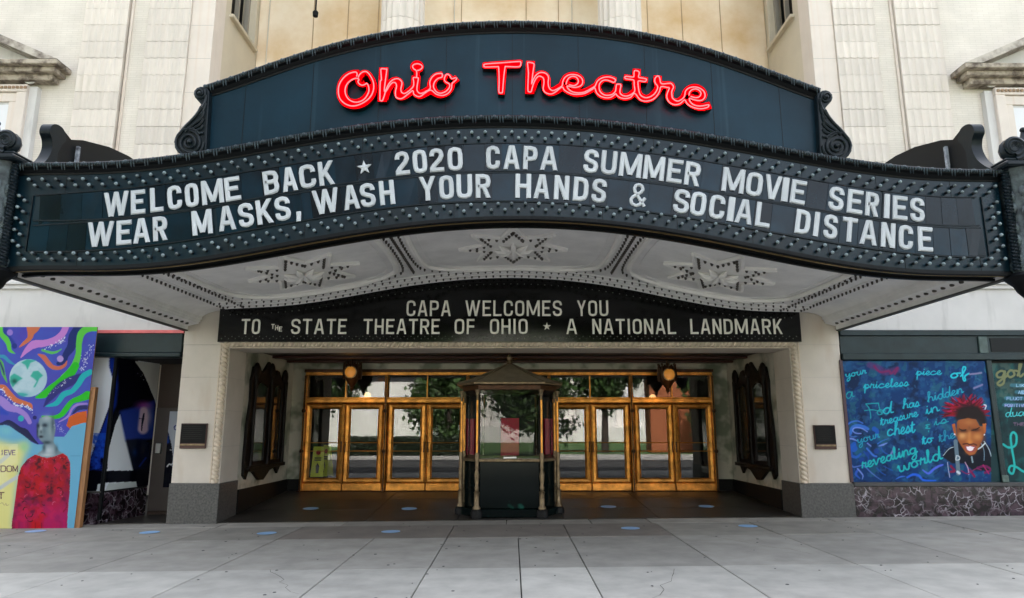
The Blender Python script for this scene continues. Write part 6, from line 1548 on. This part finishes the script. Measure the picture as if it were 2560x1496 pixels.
for P in ([(50, 150), (300, 90)],): cb.stroke(z4(P), 5, (60, 110, 160), soft=5, a=.3)
for s_ in range(26):
    rs = random.Random(50+s_); u = rs.uniform(2105, 2470); v = rs.uniform(915, 1100); cb.stroke([(u, v), (u+rs.uniform(-8, 8), v+rs.uniform(3, 9))], rs.uniform(.8, 2.2), (80, 140, 176), soft=2.5, a=rs.uniform(.15, .4))
CL = {   # joined-up hand, drawn as centre lines on a 1-high x-height
 'a': [[(.75, .85), (.35, 1), (.05, .6), (.15, .1), (.5, .1), (.8, .9), (.75, .2), (1., .1)]], 'c': [[(.75, .8), (.4, 1), (.05, .6), (.1, .1), (.5, 0), (.9, .25)]],
 'd': [[(.75, .8), (.35, 1), (.05, .6), (.15, .05), (.55, .1), (.85, 2.1)], [(.85, 2.1), (.75, .2), (1., .05)]], 'e': [[(.0, .3), (.45, .45), (.7, .85), (.4, 1.05), (.08, .6), (.2, .05), (.6, .0), (1., .35)]],
 'f': [[(.0, .1), (.4, .9), (.65, 1.8), (.4, 2.1), (.25, 1.2), (.3, -.8), (.55, -1.), (.5, -.1), (1., .4)]], 'g': [[(.8, .85), (.4, 1), (.05, .6), (.2, .1), (.6, .15), (.8, .9), (.75, -.7), (.4, -1.1), (.2, -.7), (1., .2)]],
 'h': [[(.0, .1), (.4, 1.5), (.45, 2.1), (.22, 2.0), (.15, 0), (.2, .6), (.55, 1), (.75, .6), (.75, .1), (1., .15)]], 'i': [[(0, .2), (.35, 1.), (.35, .15), (.6, .05), (.9, .4)], [(.4, 1.5), (.42, 1.55)]],
 'l': [[(0, .2), (.45, 1.5), (.45, 2.15), (.2, 1.8), (.25, .3), (.5, 0), (.9, .35)]], 'n': [[(0, .2), (.12, 1), (.15, .0), (.3, .8), (.6, 1), (.75, .6), (.75, .1), (1., .15)]],
 'o': [[(.6, .9), (.3, 1), (.05, .5), (.3, 0), (.7, .3), (.6, .9), (1., .8)]], 'p': [[(0, .3), (.25, 1.1), (.2, -1.1), (.22, .7), (.55, 1), (.8, .5), (.5, .0), (.3, .15), (1., .4)]],
 'r': [[(0, .2), (.2, 1.1), (.35, .85), (.7, .9), (.62, .2), (.95, .15)]], 's': [[(0, .15), (.45, 1.1), (.75, .5), (.5, .0), (.15, .15), (1., .25)]], 't': [[(0, .2), (.4, 1.7), (.35, .2), (.6, 0), (.95, .35)], [(.05, 1.2), (.8, 1.25)]],
 'u': [[(0, .8), (.12, 1), (.12, .2), (.4, .0), (.7, .4), (.72, 1), (.72, .2), (1., .15)]], 'v': [[(0, .8), (.15, 1), (.35, 0), (.75, .9), (1., .85)]], 'w': [[(0, .8), (.1, 1), (.15, .1), (.4, .1), (.5, .8), (.6, .1), (.8, .1), (.92, .95), (1.05, .8)]],
 'y': [[(0, .8), (.12, 1), (.15, .35), (.45, .2), (.75, .95), (.75, .4), (.7, -.7), (.35, -1.1), (.25, -.6), (1., .25)]], 'm': [[(0, .2), (.1, 1), (.12, 0), (.25, .8), (.42, 1), (.47, .0), (.6, .8), (.8, 1), (.82, .1), (1.05, .15)]],
 'G': [[(0, 1.9), (.6, 2.1), (1.0, 2.2)], [(.0, 1.9), (.35, 1.), (.55, -.2), (.6, -.8)], [(1.0, 2.2), (1.2, 1.0), (1.45, .2)], [(0, .6), (.6, .85), (1.2, .7)]],
}
def cursive(c, txt, p0, p1, xh, col, sw=1.35, wk=None):
    """write txt on the line from p0 to p1 (photo pixels)"""
    p0, p1 = Vector(p0), Vector(p1); d = (p1-p0); L_ = d.length; d.normalize(); n_ = Vector((d.y, -d.x))
    wd = {'i': .55, 'l': .6, 'm': 1.4, 'w': 1.4, 'r': .75, 't': .7, 'f': .8, 'G': 1.5, ' ': .6, 's': .75, 'e': .75}
    tot = sum(wd.get(q, 1) for q in txt); k = L_/tot; x = 0
    for q in txt:
        w_ = wd.get(q, 1)*k
        for st_ in CL.get(q, []):
            c.stroke([tuple(p0+d*(x+(a/1.45*1.45 if q == 'G' else a)*w_)+n_*(b*xh)+d*(b*xh*.12)) for a, b in st_], sw*.8, col, k=5, soft=.8)
        x += w_
z7s = 2.727
cursive(cb, 'your', z7([(175, 395)])[0], z7([(318, 365)])[0], 8.5, CH, 1.5)
cursive(cb, 'piece', z7([(655, 378)])[0], z7([(828, 372)])[0], 9, CH, 1.5); cursive(cb, 'of', z7([(890, 400)])[0], z7([(1015, 378)])[0], 11, (30, 185, 200), 2.4)
cursive(cb, 'a', z7([(180, 540)])[0], z7([(235, 525)])[0], 15, CH2, 1.4); cursive(cb, 'priceless', z7([(298, 470)])[0], z7([(605, 450)])[0], 9.5, CH, 1.6)
cursive(cb, 'Go', z7([(300, 640)])[0], z7([(440, 650)])[0], 13, CH2, 1.4); cursive(cb, 'd', z7([(430, 640)])[0], z7([(500, 630)])[0], 13, CH, 2.0); cursive(cb, 'has', z7([(565, 605)])[0], z7([(680, 590)])[0], 11, CH, 1.7)
cursive(cb, 'hidden', z7([(735, 560)])[0], z7([(980, 495)])[0], 11, (28, 150, 172), 1.6); cursive(cb, 'treasure', z7([(415, 720)])[0], z7([(670, 655)])[0], 10, CH, 1.6); cursive(cb, 'in', z7([(725, 645)])[0], z7([(815, 620)])[0], 12, CH, 1.7)
cursive(cb, 'chest', z7([(460, 790)])[0], z7([(650, 765)])[0], 15, CH, 2.1); cursive(cb, 'is', z7([(780, 720)])[0], z7([(875, 700)])[0], 9.5, CH2, 1.4)
cursive(cb, 'to', z7([(700, 850)])[0], z7([(775, 830)])[0], 11, CH, 1.9); cursive(cb, 'the', z7([(815, 835)])[0], z7([(925, 800)])[0], 11, (26, 130, 158), 1.6)
cb.stroke(z7([(745, 715), (722, 718), (735, 728), (720, 738), (748, 740)]), 1.3, CH2); cb.stroke(z7([(733, 676), (733, 686)]), 1, CH2); cb.stroke(z7([(740, 756), (740, 764)]), 1, CH2)
BLs, BL2, BL3 = (60, 110, 210), (26, 84, 180), (120, 140, 220)
for P, w_, c_ in (([(90, 200), (140, 215), (200, 180), (300, 160), (400, 200)], [2.4, 2, 1.4], BLs), ([(180, 380), (220, 280), (310, 250), (420, 270), (490, 300)], [4, 5, 5, 3.5], (52, 110, 205)), ([(370, 380), (280, 375), (225, 330), (260, 280), (380, 290), (480, 350)], [1.5, 1.6, 1.6, 1.4], BL3), ([(110, 320), (150, 400), (220, 435), (300, 430)], [1, 1.6, 1], (70, 110, 190)), ([(115, 490), (200, 470), (300, 510)], [2, 2.4, 1.5], BL3),
                  ([(250, 560), (180, 640), (200, 760), (290, 795), (360, 740)], [5, 5, 3.4, 2.6], BL2), ([(245, 640), (265, 620), (280, 650), (240, 680), (215, 630), (260, 590)], 4, BL2), ([(600, 300), (650, 340), (640, 430)], [6, 5, 3], BL2), ([(190, 800), (180, 870), (220, 960), (300, 960), (390, 940), (460, 980), (530, 1050), (640, 1140), (730, 1200)], [1.8, 1.8, 1.5, 1.5, .8], (80, 110, 190)), ([(310, 1000), (400, 1110), (390, 1180)], [2, 1.6, 1], BL3), ([(300, 1040), (280, 1100), (350, 1170)], [3, 3, 1], (44, 84, 190)),
                  ([(470, 640), (580, 760), (640, 780)], [2, 2.6, 2], BLs), ([(480, 550), (540, 600)], 1.6, BL3), ([(680, 600), (750, 580), (830, 545)], [1, 2.6, .8], BL3), ([(660, 560), (740, 510), (850, 470)], [1.2, 1, .5], BLs), ([(860, 780), (920, 700), (940, 600)], [1.5, 2.6, .8], (110, 120, 180)), ([(720, 620), (760, 700), (850, 750)], 1, BL2), ([(980, 1180), (1060, 1140), (1140, 1130)], [.8, 2, .8], BLs), ([(1180, 1150), (1280, 1100), (1380, 1120), (1450, 1190), (1560, 1205), (1680, 1205)], [2.6, 3.2, 2.4, 1.4], (34, 94, 220)), ([(1450, 1020), (1550, 1080), (1650, 1000), (1740, 950), (1800, 930)], [1.5, 3, 3, 2], (80, 100, 220)), ([(640, 980), (720, 1060), (800, 1110)], 1.4, (20, 76, 160)), ([(760, 950), (860, 1000), (920, 1030)], 1.2, (20, 76, 160)), ([(420, 700), (500, 800), (480, 880)], 2, (16, 66, 150))):
    cb.stroke(z5(P), w_, c_, soft=1.6, a=.85)
for (a, b, r) in ((380, 840, 7), (640, 690, 7), (490, 740, 6)): cb.blob(*z5([(a, b)])[0], r, r, (20, 60, 140), .8, 3)
cursive(cb, 'your', z5([(310, 560)])[0], z5([(700, 450)])[0], 10, (30, 140, 170), 1.6)
cursive(cb, 'revealing', z7([(290, 1015)])[0], z7([(665, 905)])[0], 13.5, (24, 165, 170), 2.3); cursive(cb, 'world', z7([(535, 1040)])[0], z7([(835, 945)])[0], 14.5, (24, 165, 170), 2.5)
cb.stroke(z6([(440, 195), (560, 180)]), 2.2, (120, 116, 150), soft=2); cb.stroke(z6([(485, 340), (570, 305)]), 2.4, (110, 108, 150), soft=2)
# portrait
rr2 = random.Random(3)
cb.poly(z6([(150, 1060), (190, 990), (290, 930), (320, 890), (440, 1040), (590, 890), (650, 960), (680, 1080), (690, 1200), (640, 1230), (560, 1200), (470, 1200), (380, 1130), (250, 1130)]), (10, 16, 30), soft=1.2)
for i in range(130):
    a = rr2.uniform(-pi*1.02, .12); L2 = rr2.uniform(150, 255); sx_ = 400+rr2.uniform(-70, 120); sy_ = 600+rr2.uniform(-60, 40)
    tx_ = 395+L2*1.12*cos(a); ty_ = 640+L2*1.02*sin(a)
    c_ = rr2.choice([(128, 12, 46), (150, 16, 58), (96, 8, 34), (176, 30, 84), (132, 8, 22), (70, 6, 24)])
    cb.stroke(z6([(sx_, sy_), ((sx_+tx_)/2+rr2.uniform(-14, 14), (sy_+ty_)/2), (tx_, ty_)]), [4.5, 3, .5], c_, soft=.8, a=.9)
cb.blob(*z6([(430, 600)])[0], 32, 20, (22, 14, 18), .9, 10)
cb.poly(z6([(290, 640), (300, 700), (330, 660), (420, 655), (510, 670), (545, 740), (620, 720), (600, 620), (520, 540), (360, 560)]), (30, 20, 22), soft=3)
cb.poly(z6([(250, 720), (285, 715), (300, 850), (275, 820)]), (160, 84, 40)); cb.poly(z6([(575, 715), (612, 710), (608, 800), (585, 840)]), (176, 96, 46))
face = z6([(305, 700), (320, 675), (420, 655), (505, 670), (545, 740), (580, 740), (590, 830), (570, 900), (530, 980), (490, 1035), (440, 1048), (400, 1020), (350, 950), (310, 880), (300, 780)])
cb.poly(face, (146, 80, 42), soft=.9)
for (a, b, ru, rv, c_, al) in ((360, 840, 12, 9, (206, 150, 92), .9), (520, 850, 13, 9, (190, 126, 70), .9), (435, 830, 5, 22, (196, 128, 70), .7), (430, 700, 16, 7, (176, 112, 66), .6), (440, 905, 8, 6, (204, 128, 60), .8), (370, 790, 11, 4, (60, 32, 24), .9), (500, 780, 11, 4, (60, 32, 24), .9), (310, 800, 4, 20, (96, 48, 30), .6), (590, 880, 5, 16, (100, 50, 30), .6), (450, 1020, 13, 6, (170, 96, 50), .7), (435, 760, 5, 6, (100, 54, 36), .6), (560, 950, 6, 10, (110, 58, 34), .6)):
    q = z6([(a, b)])[0]; cb.glow(q[0], q[1], ru, rv, c_, al)
cb.stroke(z6([(330, 770), (365, 785), (400, 778)]), 1.3, (34, 20, 20)); cb.stroke(z6([(460, 785), (500, 775), (540, 755)]), 1.3, (34, 20, 20)); cb.stroke(z6([(370, 930), (410, 925), (440, 935), (480, 928), (510, 940)]), 1.8, (84, 40, 34), soft=1.4)
cb.stroke(z6([(390, 955), (440, 950), (500, 960), (480, 1000), (440, 1010), (405, 990), (390, 955)]), 1.6, (150, 70, 70)); cb.poly(z6([(402, 955), (450, 952), (488, 962), (470, 995), (435, 1002), (410, 985)]), (232, 214, 222))
cb.blob(*z6([(280, 826)])[0], 1.8, 1.8, (220, 220, 230)); cb.blob(*z6([(593, 830)])[0], 1.8, 1.8, (220, 220, 230))
for P, w_, c_ in (([(290, 900), (300, 1000), (310, 1110), (320, 1240)], 5, (90, 110, 124)), ([(160, 1050), (220, 980), (270, 960)], .9, (170, 190, 200)), ([(590, 900), (640, 980), (670, 1080), (680, 1180)], 1, (170, 190, 200)), ([(560, 920), (590, 1000), (590, 1100)], .8, (120, 150, 170)), ([(600, 920), (560, 960), (530, 980)], 1.6, (190, 200, 205)), ([(460, 1065), (470, 1120)], 2, (130, 150, 160)), ([(205, 1120), (215, 1200), (230, 1280)], .8, (170, 170, 200)), ([(240, 1160), (280, 1210), (240, 1220)], 3, (112, 22, 60)), ([(390, 1120), (420, 1180), (430, 1250)], 1, (190, 150, 180)), ([(440, 1200), (490, 1270)], 2.6, (112, 22, 70)), ([(520, 1180), (600, 1160), (660, 1200), (600, 1230)], 3, (96, 22, 74)), ([(580, 1150), (640, 1240)], 1.6, (150, 30, 90)), ([(310, 1220), (330, 1235)], 3, (190, 200, 210)), ([(590, 515), (612, 525), (600, 560)], 1.4, (200, 200, 215)), ([(300, 1050), (330, 1060), (330, 1090), (295, 1095), (300, 1050)], 1., (196, 206, 210)), ([(350, 1210), (420, 1240), (500, 1190), (560, 1200)], 1.2, (120, 30, 80))):
    cb.stroke(z6(P), w_, c_, soft=1.2)
# board 2
cb.poly([(2478, 896), (2600, 896), (2600, 1212), (2478, 1212)], (24, 52, 56)); m2_ = (cb.U > 2478)
cb.blend(np.clip((a1-.48)*4, 0, .7)*m2_, (30, 84, 84)); cb.blend(np.clip((.47-a2)*4, 0, .7)*m2_, (18, 34, 40)); cb.blend(np.clip((a2-.55)*4, 0, .5)*m2_*(cb.V < 1000), (90, 104, 92))
cursive(cb, 'gol', z6([(715, 235)])[0], z6([(1010, 215)])[0], 17, (118, 118, 78), 3.4); cursive(cb, 'gol', z6([(718, 235)])[0], z6([(1012, 215)])[0], 17, (110, 120, 90), 1.2)
for y_, x_ in ((310, 880), (380, 930), (445, 820), (515, 800)):
    cb.stroke(z6([(x_, y_), (1100, y_+5)]), 4.5, (62, 128, 150), soft=3, a=.6)
ptext(cb, 'LIK', 2320+930/4.208, 890+325/4.208, 6, 5, (150, 190, 220), .8); ptext(cb, 'AE', 2320+950/4.208, 890+400/4.208, 7, 6, (150, 190, 220), .8); ptext(cb, 'FLUCT', 2320+830/4.208, 890+465/4.208, 7, 6, (140, 170, 210), .8); ptext(cb, 'POSITIVE', 2320+810/4.208, 890+535/4.208, 6, 5, (150, 160, 215), .8)
cursive(cb, 'dua', z6([(815, 640)])[0], z6([(1020, 630)])[0], 10, (70, 190, 196), 1.3); ptext(cb, 'THE', 2320+900/4.208, 890+735/4.208, 7, 7, (110, 84, 110), .8)
cb.stroke(z6([(790, 930), (850, 965), (920, 940), (930, 840), (895, 805), (870, 850), (880, 960), (910, 1150), (890, 1240), (850, 1210), (870, 1160), (930, 1170), (1010, 1220), (1100, 1230)]), 2.7, (36, 170, 165), soft=1)
zb1, zt1 = zs1+.004, zz(903)
YBd = -.012
xb0, xb1 = W(2113, 1060, YBd)[0], W(2483, 1060, YBd)[0]
b1 = MB(); b1.box(xb0, xb1, YBd, .05, zb1, zt1); bo = rsp(b1.build('window_board', M['blackpaint'], RS)); painted('painted_face', cb, xb0, xb1, zb1, zt1, YBd-.001, bo, .35, .0085, gain=1.05)
xb2 = W(2498, 1060, YBd)[0]
b2 = MB(); b2.box(xb2, xb2+2.6, YBd+.03, .08, zb1, zt1-.04); bo2 = rsp(b2.build('window_board', M['blackpaint'], RS)); painted('painted_face', cb, xb2, W(2598, 1060, YBd)[0], zb1, zt1-.04, YBd+.029, bo2, .35, .0085, gain=1.0)
mb = MB(); mb.box(xb1+.005, xb2-.005, -.045, .08, zs1, zz(901), ch=.01); rsp(mb.build('window_mullion', M['greenpaint'], RS))
mb = MB(); mb.box(xb1-.0, xb1+.12, -.07, -.044, zs1, zs1+.13, ch=.01); rsp(mb.build('mullion_foot', mat('worn green foot', (.08, .13, .11), .5, var=.5, vscale=9), RS))
mb = MB(); mb.box(xi, xb0-.004, -.03, .08, zs1, zz(901)); rsp(mb.build('window_jamb', mat('maroon jamb', (.05, .02, .03), .5), RS))

# ================================================================== ACROSS THE STREET (seen in the door glass)
SH = thing('statehouse_building', 'long pale limestone public building across the lawn, mirrored in the entrance doors', 'building', (0, -78, 0))
mb = MB(); mb.box(-60, 60, -95, -80, 0, 15); mb.box(-62, 62, -96, -79.5, 15, 17); o = mb.build('wall', M['statehouse'], SH); o.matrix_parent_inverse = Matrix.Translation(-SH.location)
for k in range(14):
    x = -26+k*4; mb = MB(); mb.lathe([(1.0, 2), (1.0, 2.5), (.85, 2.6), (.75, 13.8), (1.0, 14.4), (1.0, 15)], (x, -77.8, 0), 14); o = mb.build('column', M['statehouse'], SH, smooth=True); o.matrix_parent_inverse = Matrix.Translation(-SH.location)
mb = MB(); mb.box(-30, 30, -80, -76, 0, 2); mb.box(-30, 30, -80, -76.4, 15.0, 18); o = mb.build('portico', M['statehouse'], SH); o.matrix_parent_inverse = Matrix.Translation(-SH.location)
for k in range(16):
    x = -57+k*3.6
    if abs(x) < 29: continue
    mb = MB(); mb.box(x-.8, x+.8, -80.1, -79.95, 3, 9); o = mb.build('window', M['dark'], SH); o.matrix_parent_inverse = Matrix.Translation(-SH.location)
def tree(x, y, h, r, lab, seed, cz_=.62):
    rs = np.random.default_rng(seed); T_ = thing('leafy_tree', lab, 'tree', (x, y, 0), 'leafy trees across the street')
    mb = MB(); mb.tube([(0, 0, 0), (.05, .05, h*.25), (.0, .1, h*.5), (.1, 0, h*.75)], [.28, .22, .16, .05], 8)
    for k in range(6):
        a = rs.random()*6.28; z = h*(.32+.07*k); mb.tube([(0, 0, z), (r*.35*cos(a), r*.35*sin(a), z+h*.1), (r*.7*cos(a), r*.7*sin(a), z+h*.22)], [.11, .07, .02], 6)
    mb.build('trunk', M['bark'], T_, smooth=True)
    n = 7000; cl_ = rs.normal(size=(34, 3)); cl_ /= np.linalg.norm(cl_, axis=1)[:, None]; cl_ *= (rs.random((34, 1))**.5)*np.array([r, r, h*(.96-cz_)]); cl_[:, 2] += h*cz_
    c = cl_[rs.integers(0, 34, n)]+rs.normal(size=(n, 3))*r*.17; s_ = .13+.12*rs.random((n, 1))
    a_ = rs.normal(size=(n, 3)); a_ /= np.linalg.norm(a_, axis=1)[:, None]; b_ = np.cross(a_, rs.normal(size=(n, 3))); b_ /= np.linalg.norm(b_, axis=1)[:, None]
    V = np.stack([c-a_*s_, c+b_*s_*.6, c+a_*s_, c-b_*s_*.6], 1).reshape(-1, 3)
    me = bpy.data.meshes.new('crown'); me.from_pydata(V.tolist(), [], np.arange(4*n).reshape(n, 4).tolist()); me.materials.append(M['leaf']); link('crown', me, None, T_)
for i, (x, y, h, r, lab, cz_) in enumerate(((-12.8, -26, 12, 2.9, 'tall leafy tree by the far kerb, mirrored in the leftmost door', .52), (-4.4, -28, 8, 2.6, 'low crowned leafy tree mirrored just left of the ticket booth', .50), (1.6, -30, 8, 3.2, 'low crowned leafy tree mirrored in the ticket booth window', .50), (6.6, -29, 9.5, 2.8, 'leafy tree mirrored in the transom right of the booth', .66), (14.5, -27, 9, 2.6, 'leafy tree mirrored in the rightmost door', .52), (-24, -30, 14, 5, 'broad leafy tree standing farthest left on the lawn', .6), (25, -34, 11, 4, 'leafy tree standing far along the lawn to the right', .6))):
    tree(x, y, h, r, lab, 100+i, cz_)
HG = MB(); rs_ = np.random.default_rng(5); n_ = 9000
c_ = np.stack([rs_.uniform(-10.8, -3.2, n_), rs_.uniform(-24.9, -23.9, n_), rs_.uniform(.05, 1.15, n_)+.08*np.sin(np.arange(n_))], 1); s_ = .07+.07*rs_.random((n_, 1))
a_ = rs_.normal(size=(n_, 3)); a_ /= np.linalg.norm(a_, axis=1)[:, None]; b_ = np.cross(a_, rs_.normal(size=(n_, 3))); b_ /= np.linalg.norm(b_, axis=1)[:, None]
HG.add(np.stack([c_-a_*s_, c_+b_*s_*.6, c_+a_*s_, c_-b_*s_*.6], 1).reshape(-1, 3).tolist(), np.arange(4*n_).reshape(n_, 4).tolist())
tag(HG.build('clipped_hedge', mat('dark hedge leaves', (.02, .04, .012), .6, var=.5), fix=False), 'low dark clipped hedge along the far pavement across the street', 'hedge')
OT = thing('added_tower', 'added dark glass tower on a pale stone podium across the street, darkening the left marquee reflection', 'building', (-28, -52, 0))  # added tower: darkens left marquee reflections, pale podium keeps the door glass bright
for nm, m, b in (('podium', M['statehouse'], (-48, -7.5, -62, -46, 0, 6.2)), ('shaft', mat('dark tower glass', (.012, .014, .016), .4), (-46, -8.5, -62, -47, 6.2, 46))):
    mb = MB(); mb.box(*b); o = mb.build(nm, m, OT); o.matrix_parent_inverse = Matrix.Translation(-OT.location)
for k in range(9):
    mb = MB(); mb.box(-46.1+k*4.7, -45.5+k*4.7, -46.99, -46.8, 6.21, 46); o = mb.build('tower_fin', M['bronzed'], OT); o.matrix_parent_inverse = Matrix.Translation(-OT.location)
LP = thing('street_lamp', 'dark post street lamp with white globe across the street, mirrored in a right door', 'street lamp', (7.3, -23, 0))
mb = MB(); mb.lathe([(.25, 0), (.25, .3), (.15, .5), (.09, .9), (.07, 3.2), (.1, 3.3)], (0, 0, 0), 12); mb.build('lamp_post', M['blackpaint'], LP, smooth=True)
mb = MB(); mb.lathe([(.12, 3.3), (.22, 3.5), (.24, 3.9), (.15, 4.15), (.03, 4.3)], (0, 0, 0), 12); mb.build('lamp_globe', M['white'], LP, smooth=True)
mb = MB(); mb.box(10.0, 13.2, -31.5, -29.5, 0, 6.5, ch=.05); tag(mb.build('brick_pavilion_wall', M['brickred']), 'orange brick wall block mirrored in the rightmost doors', 'wall')
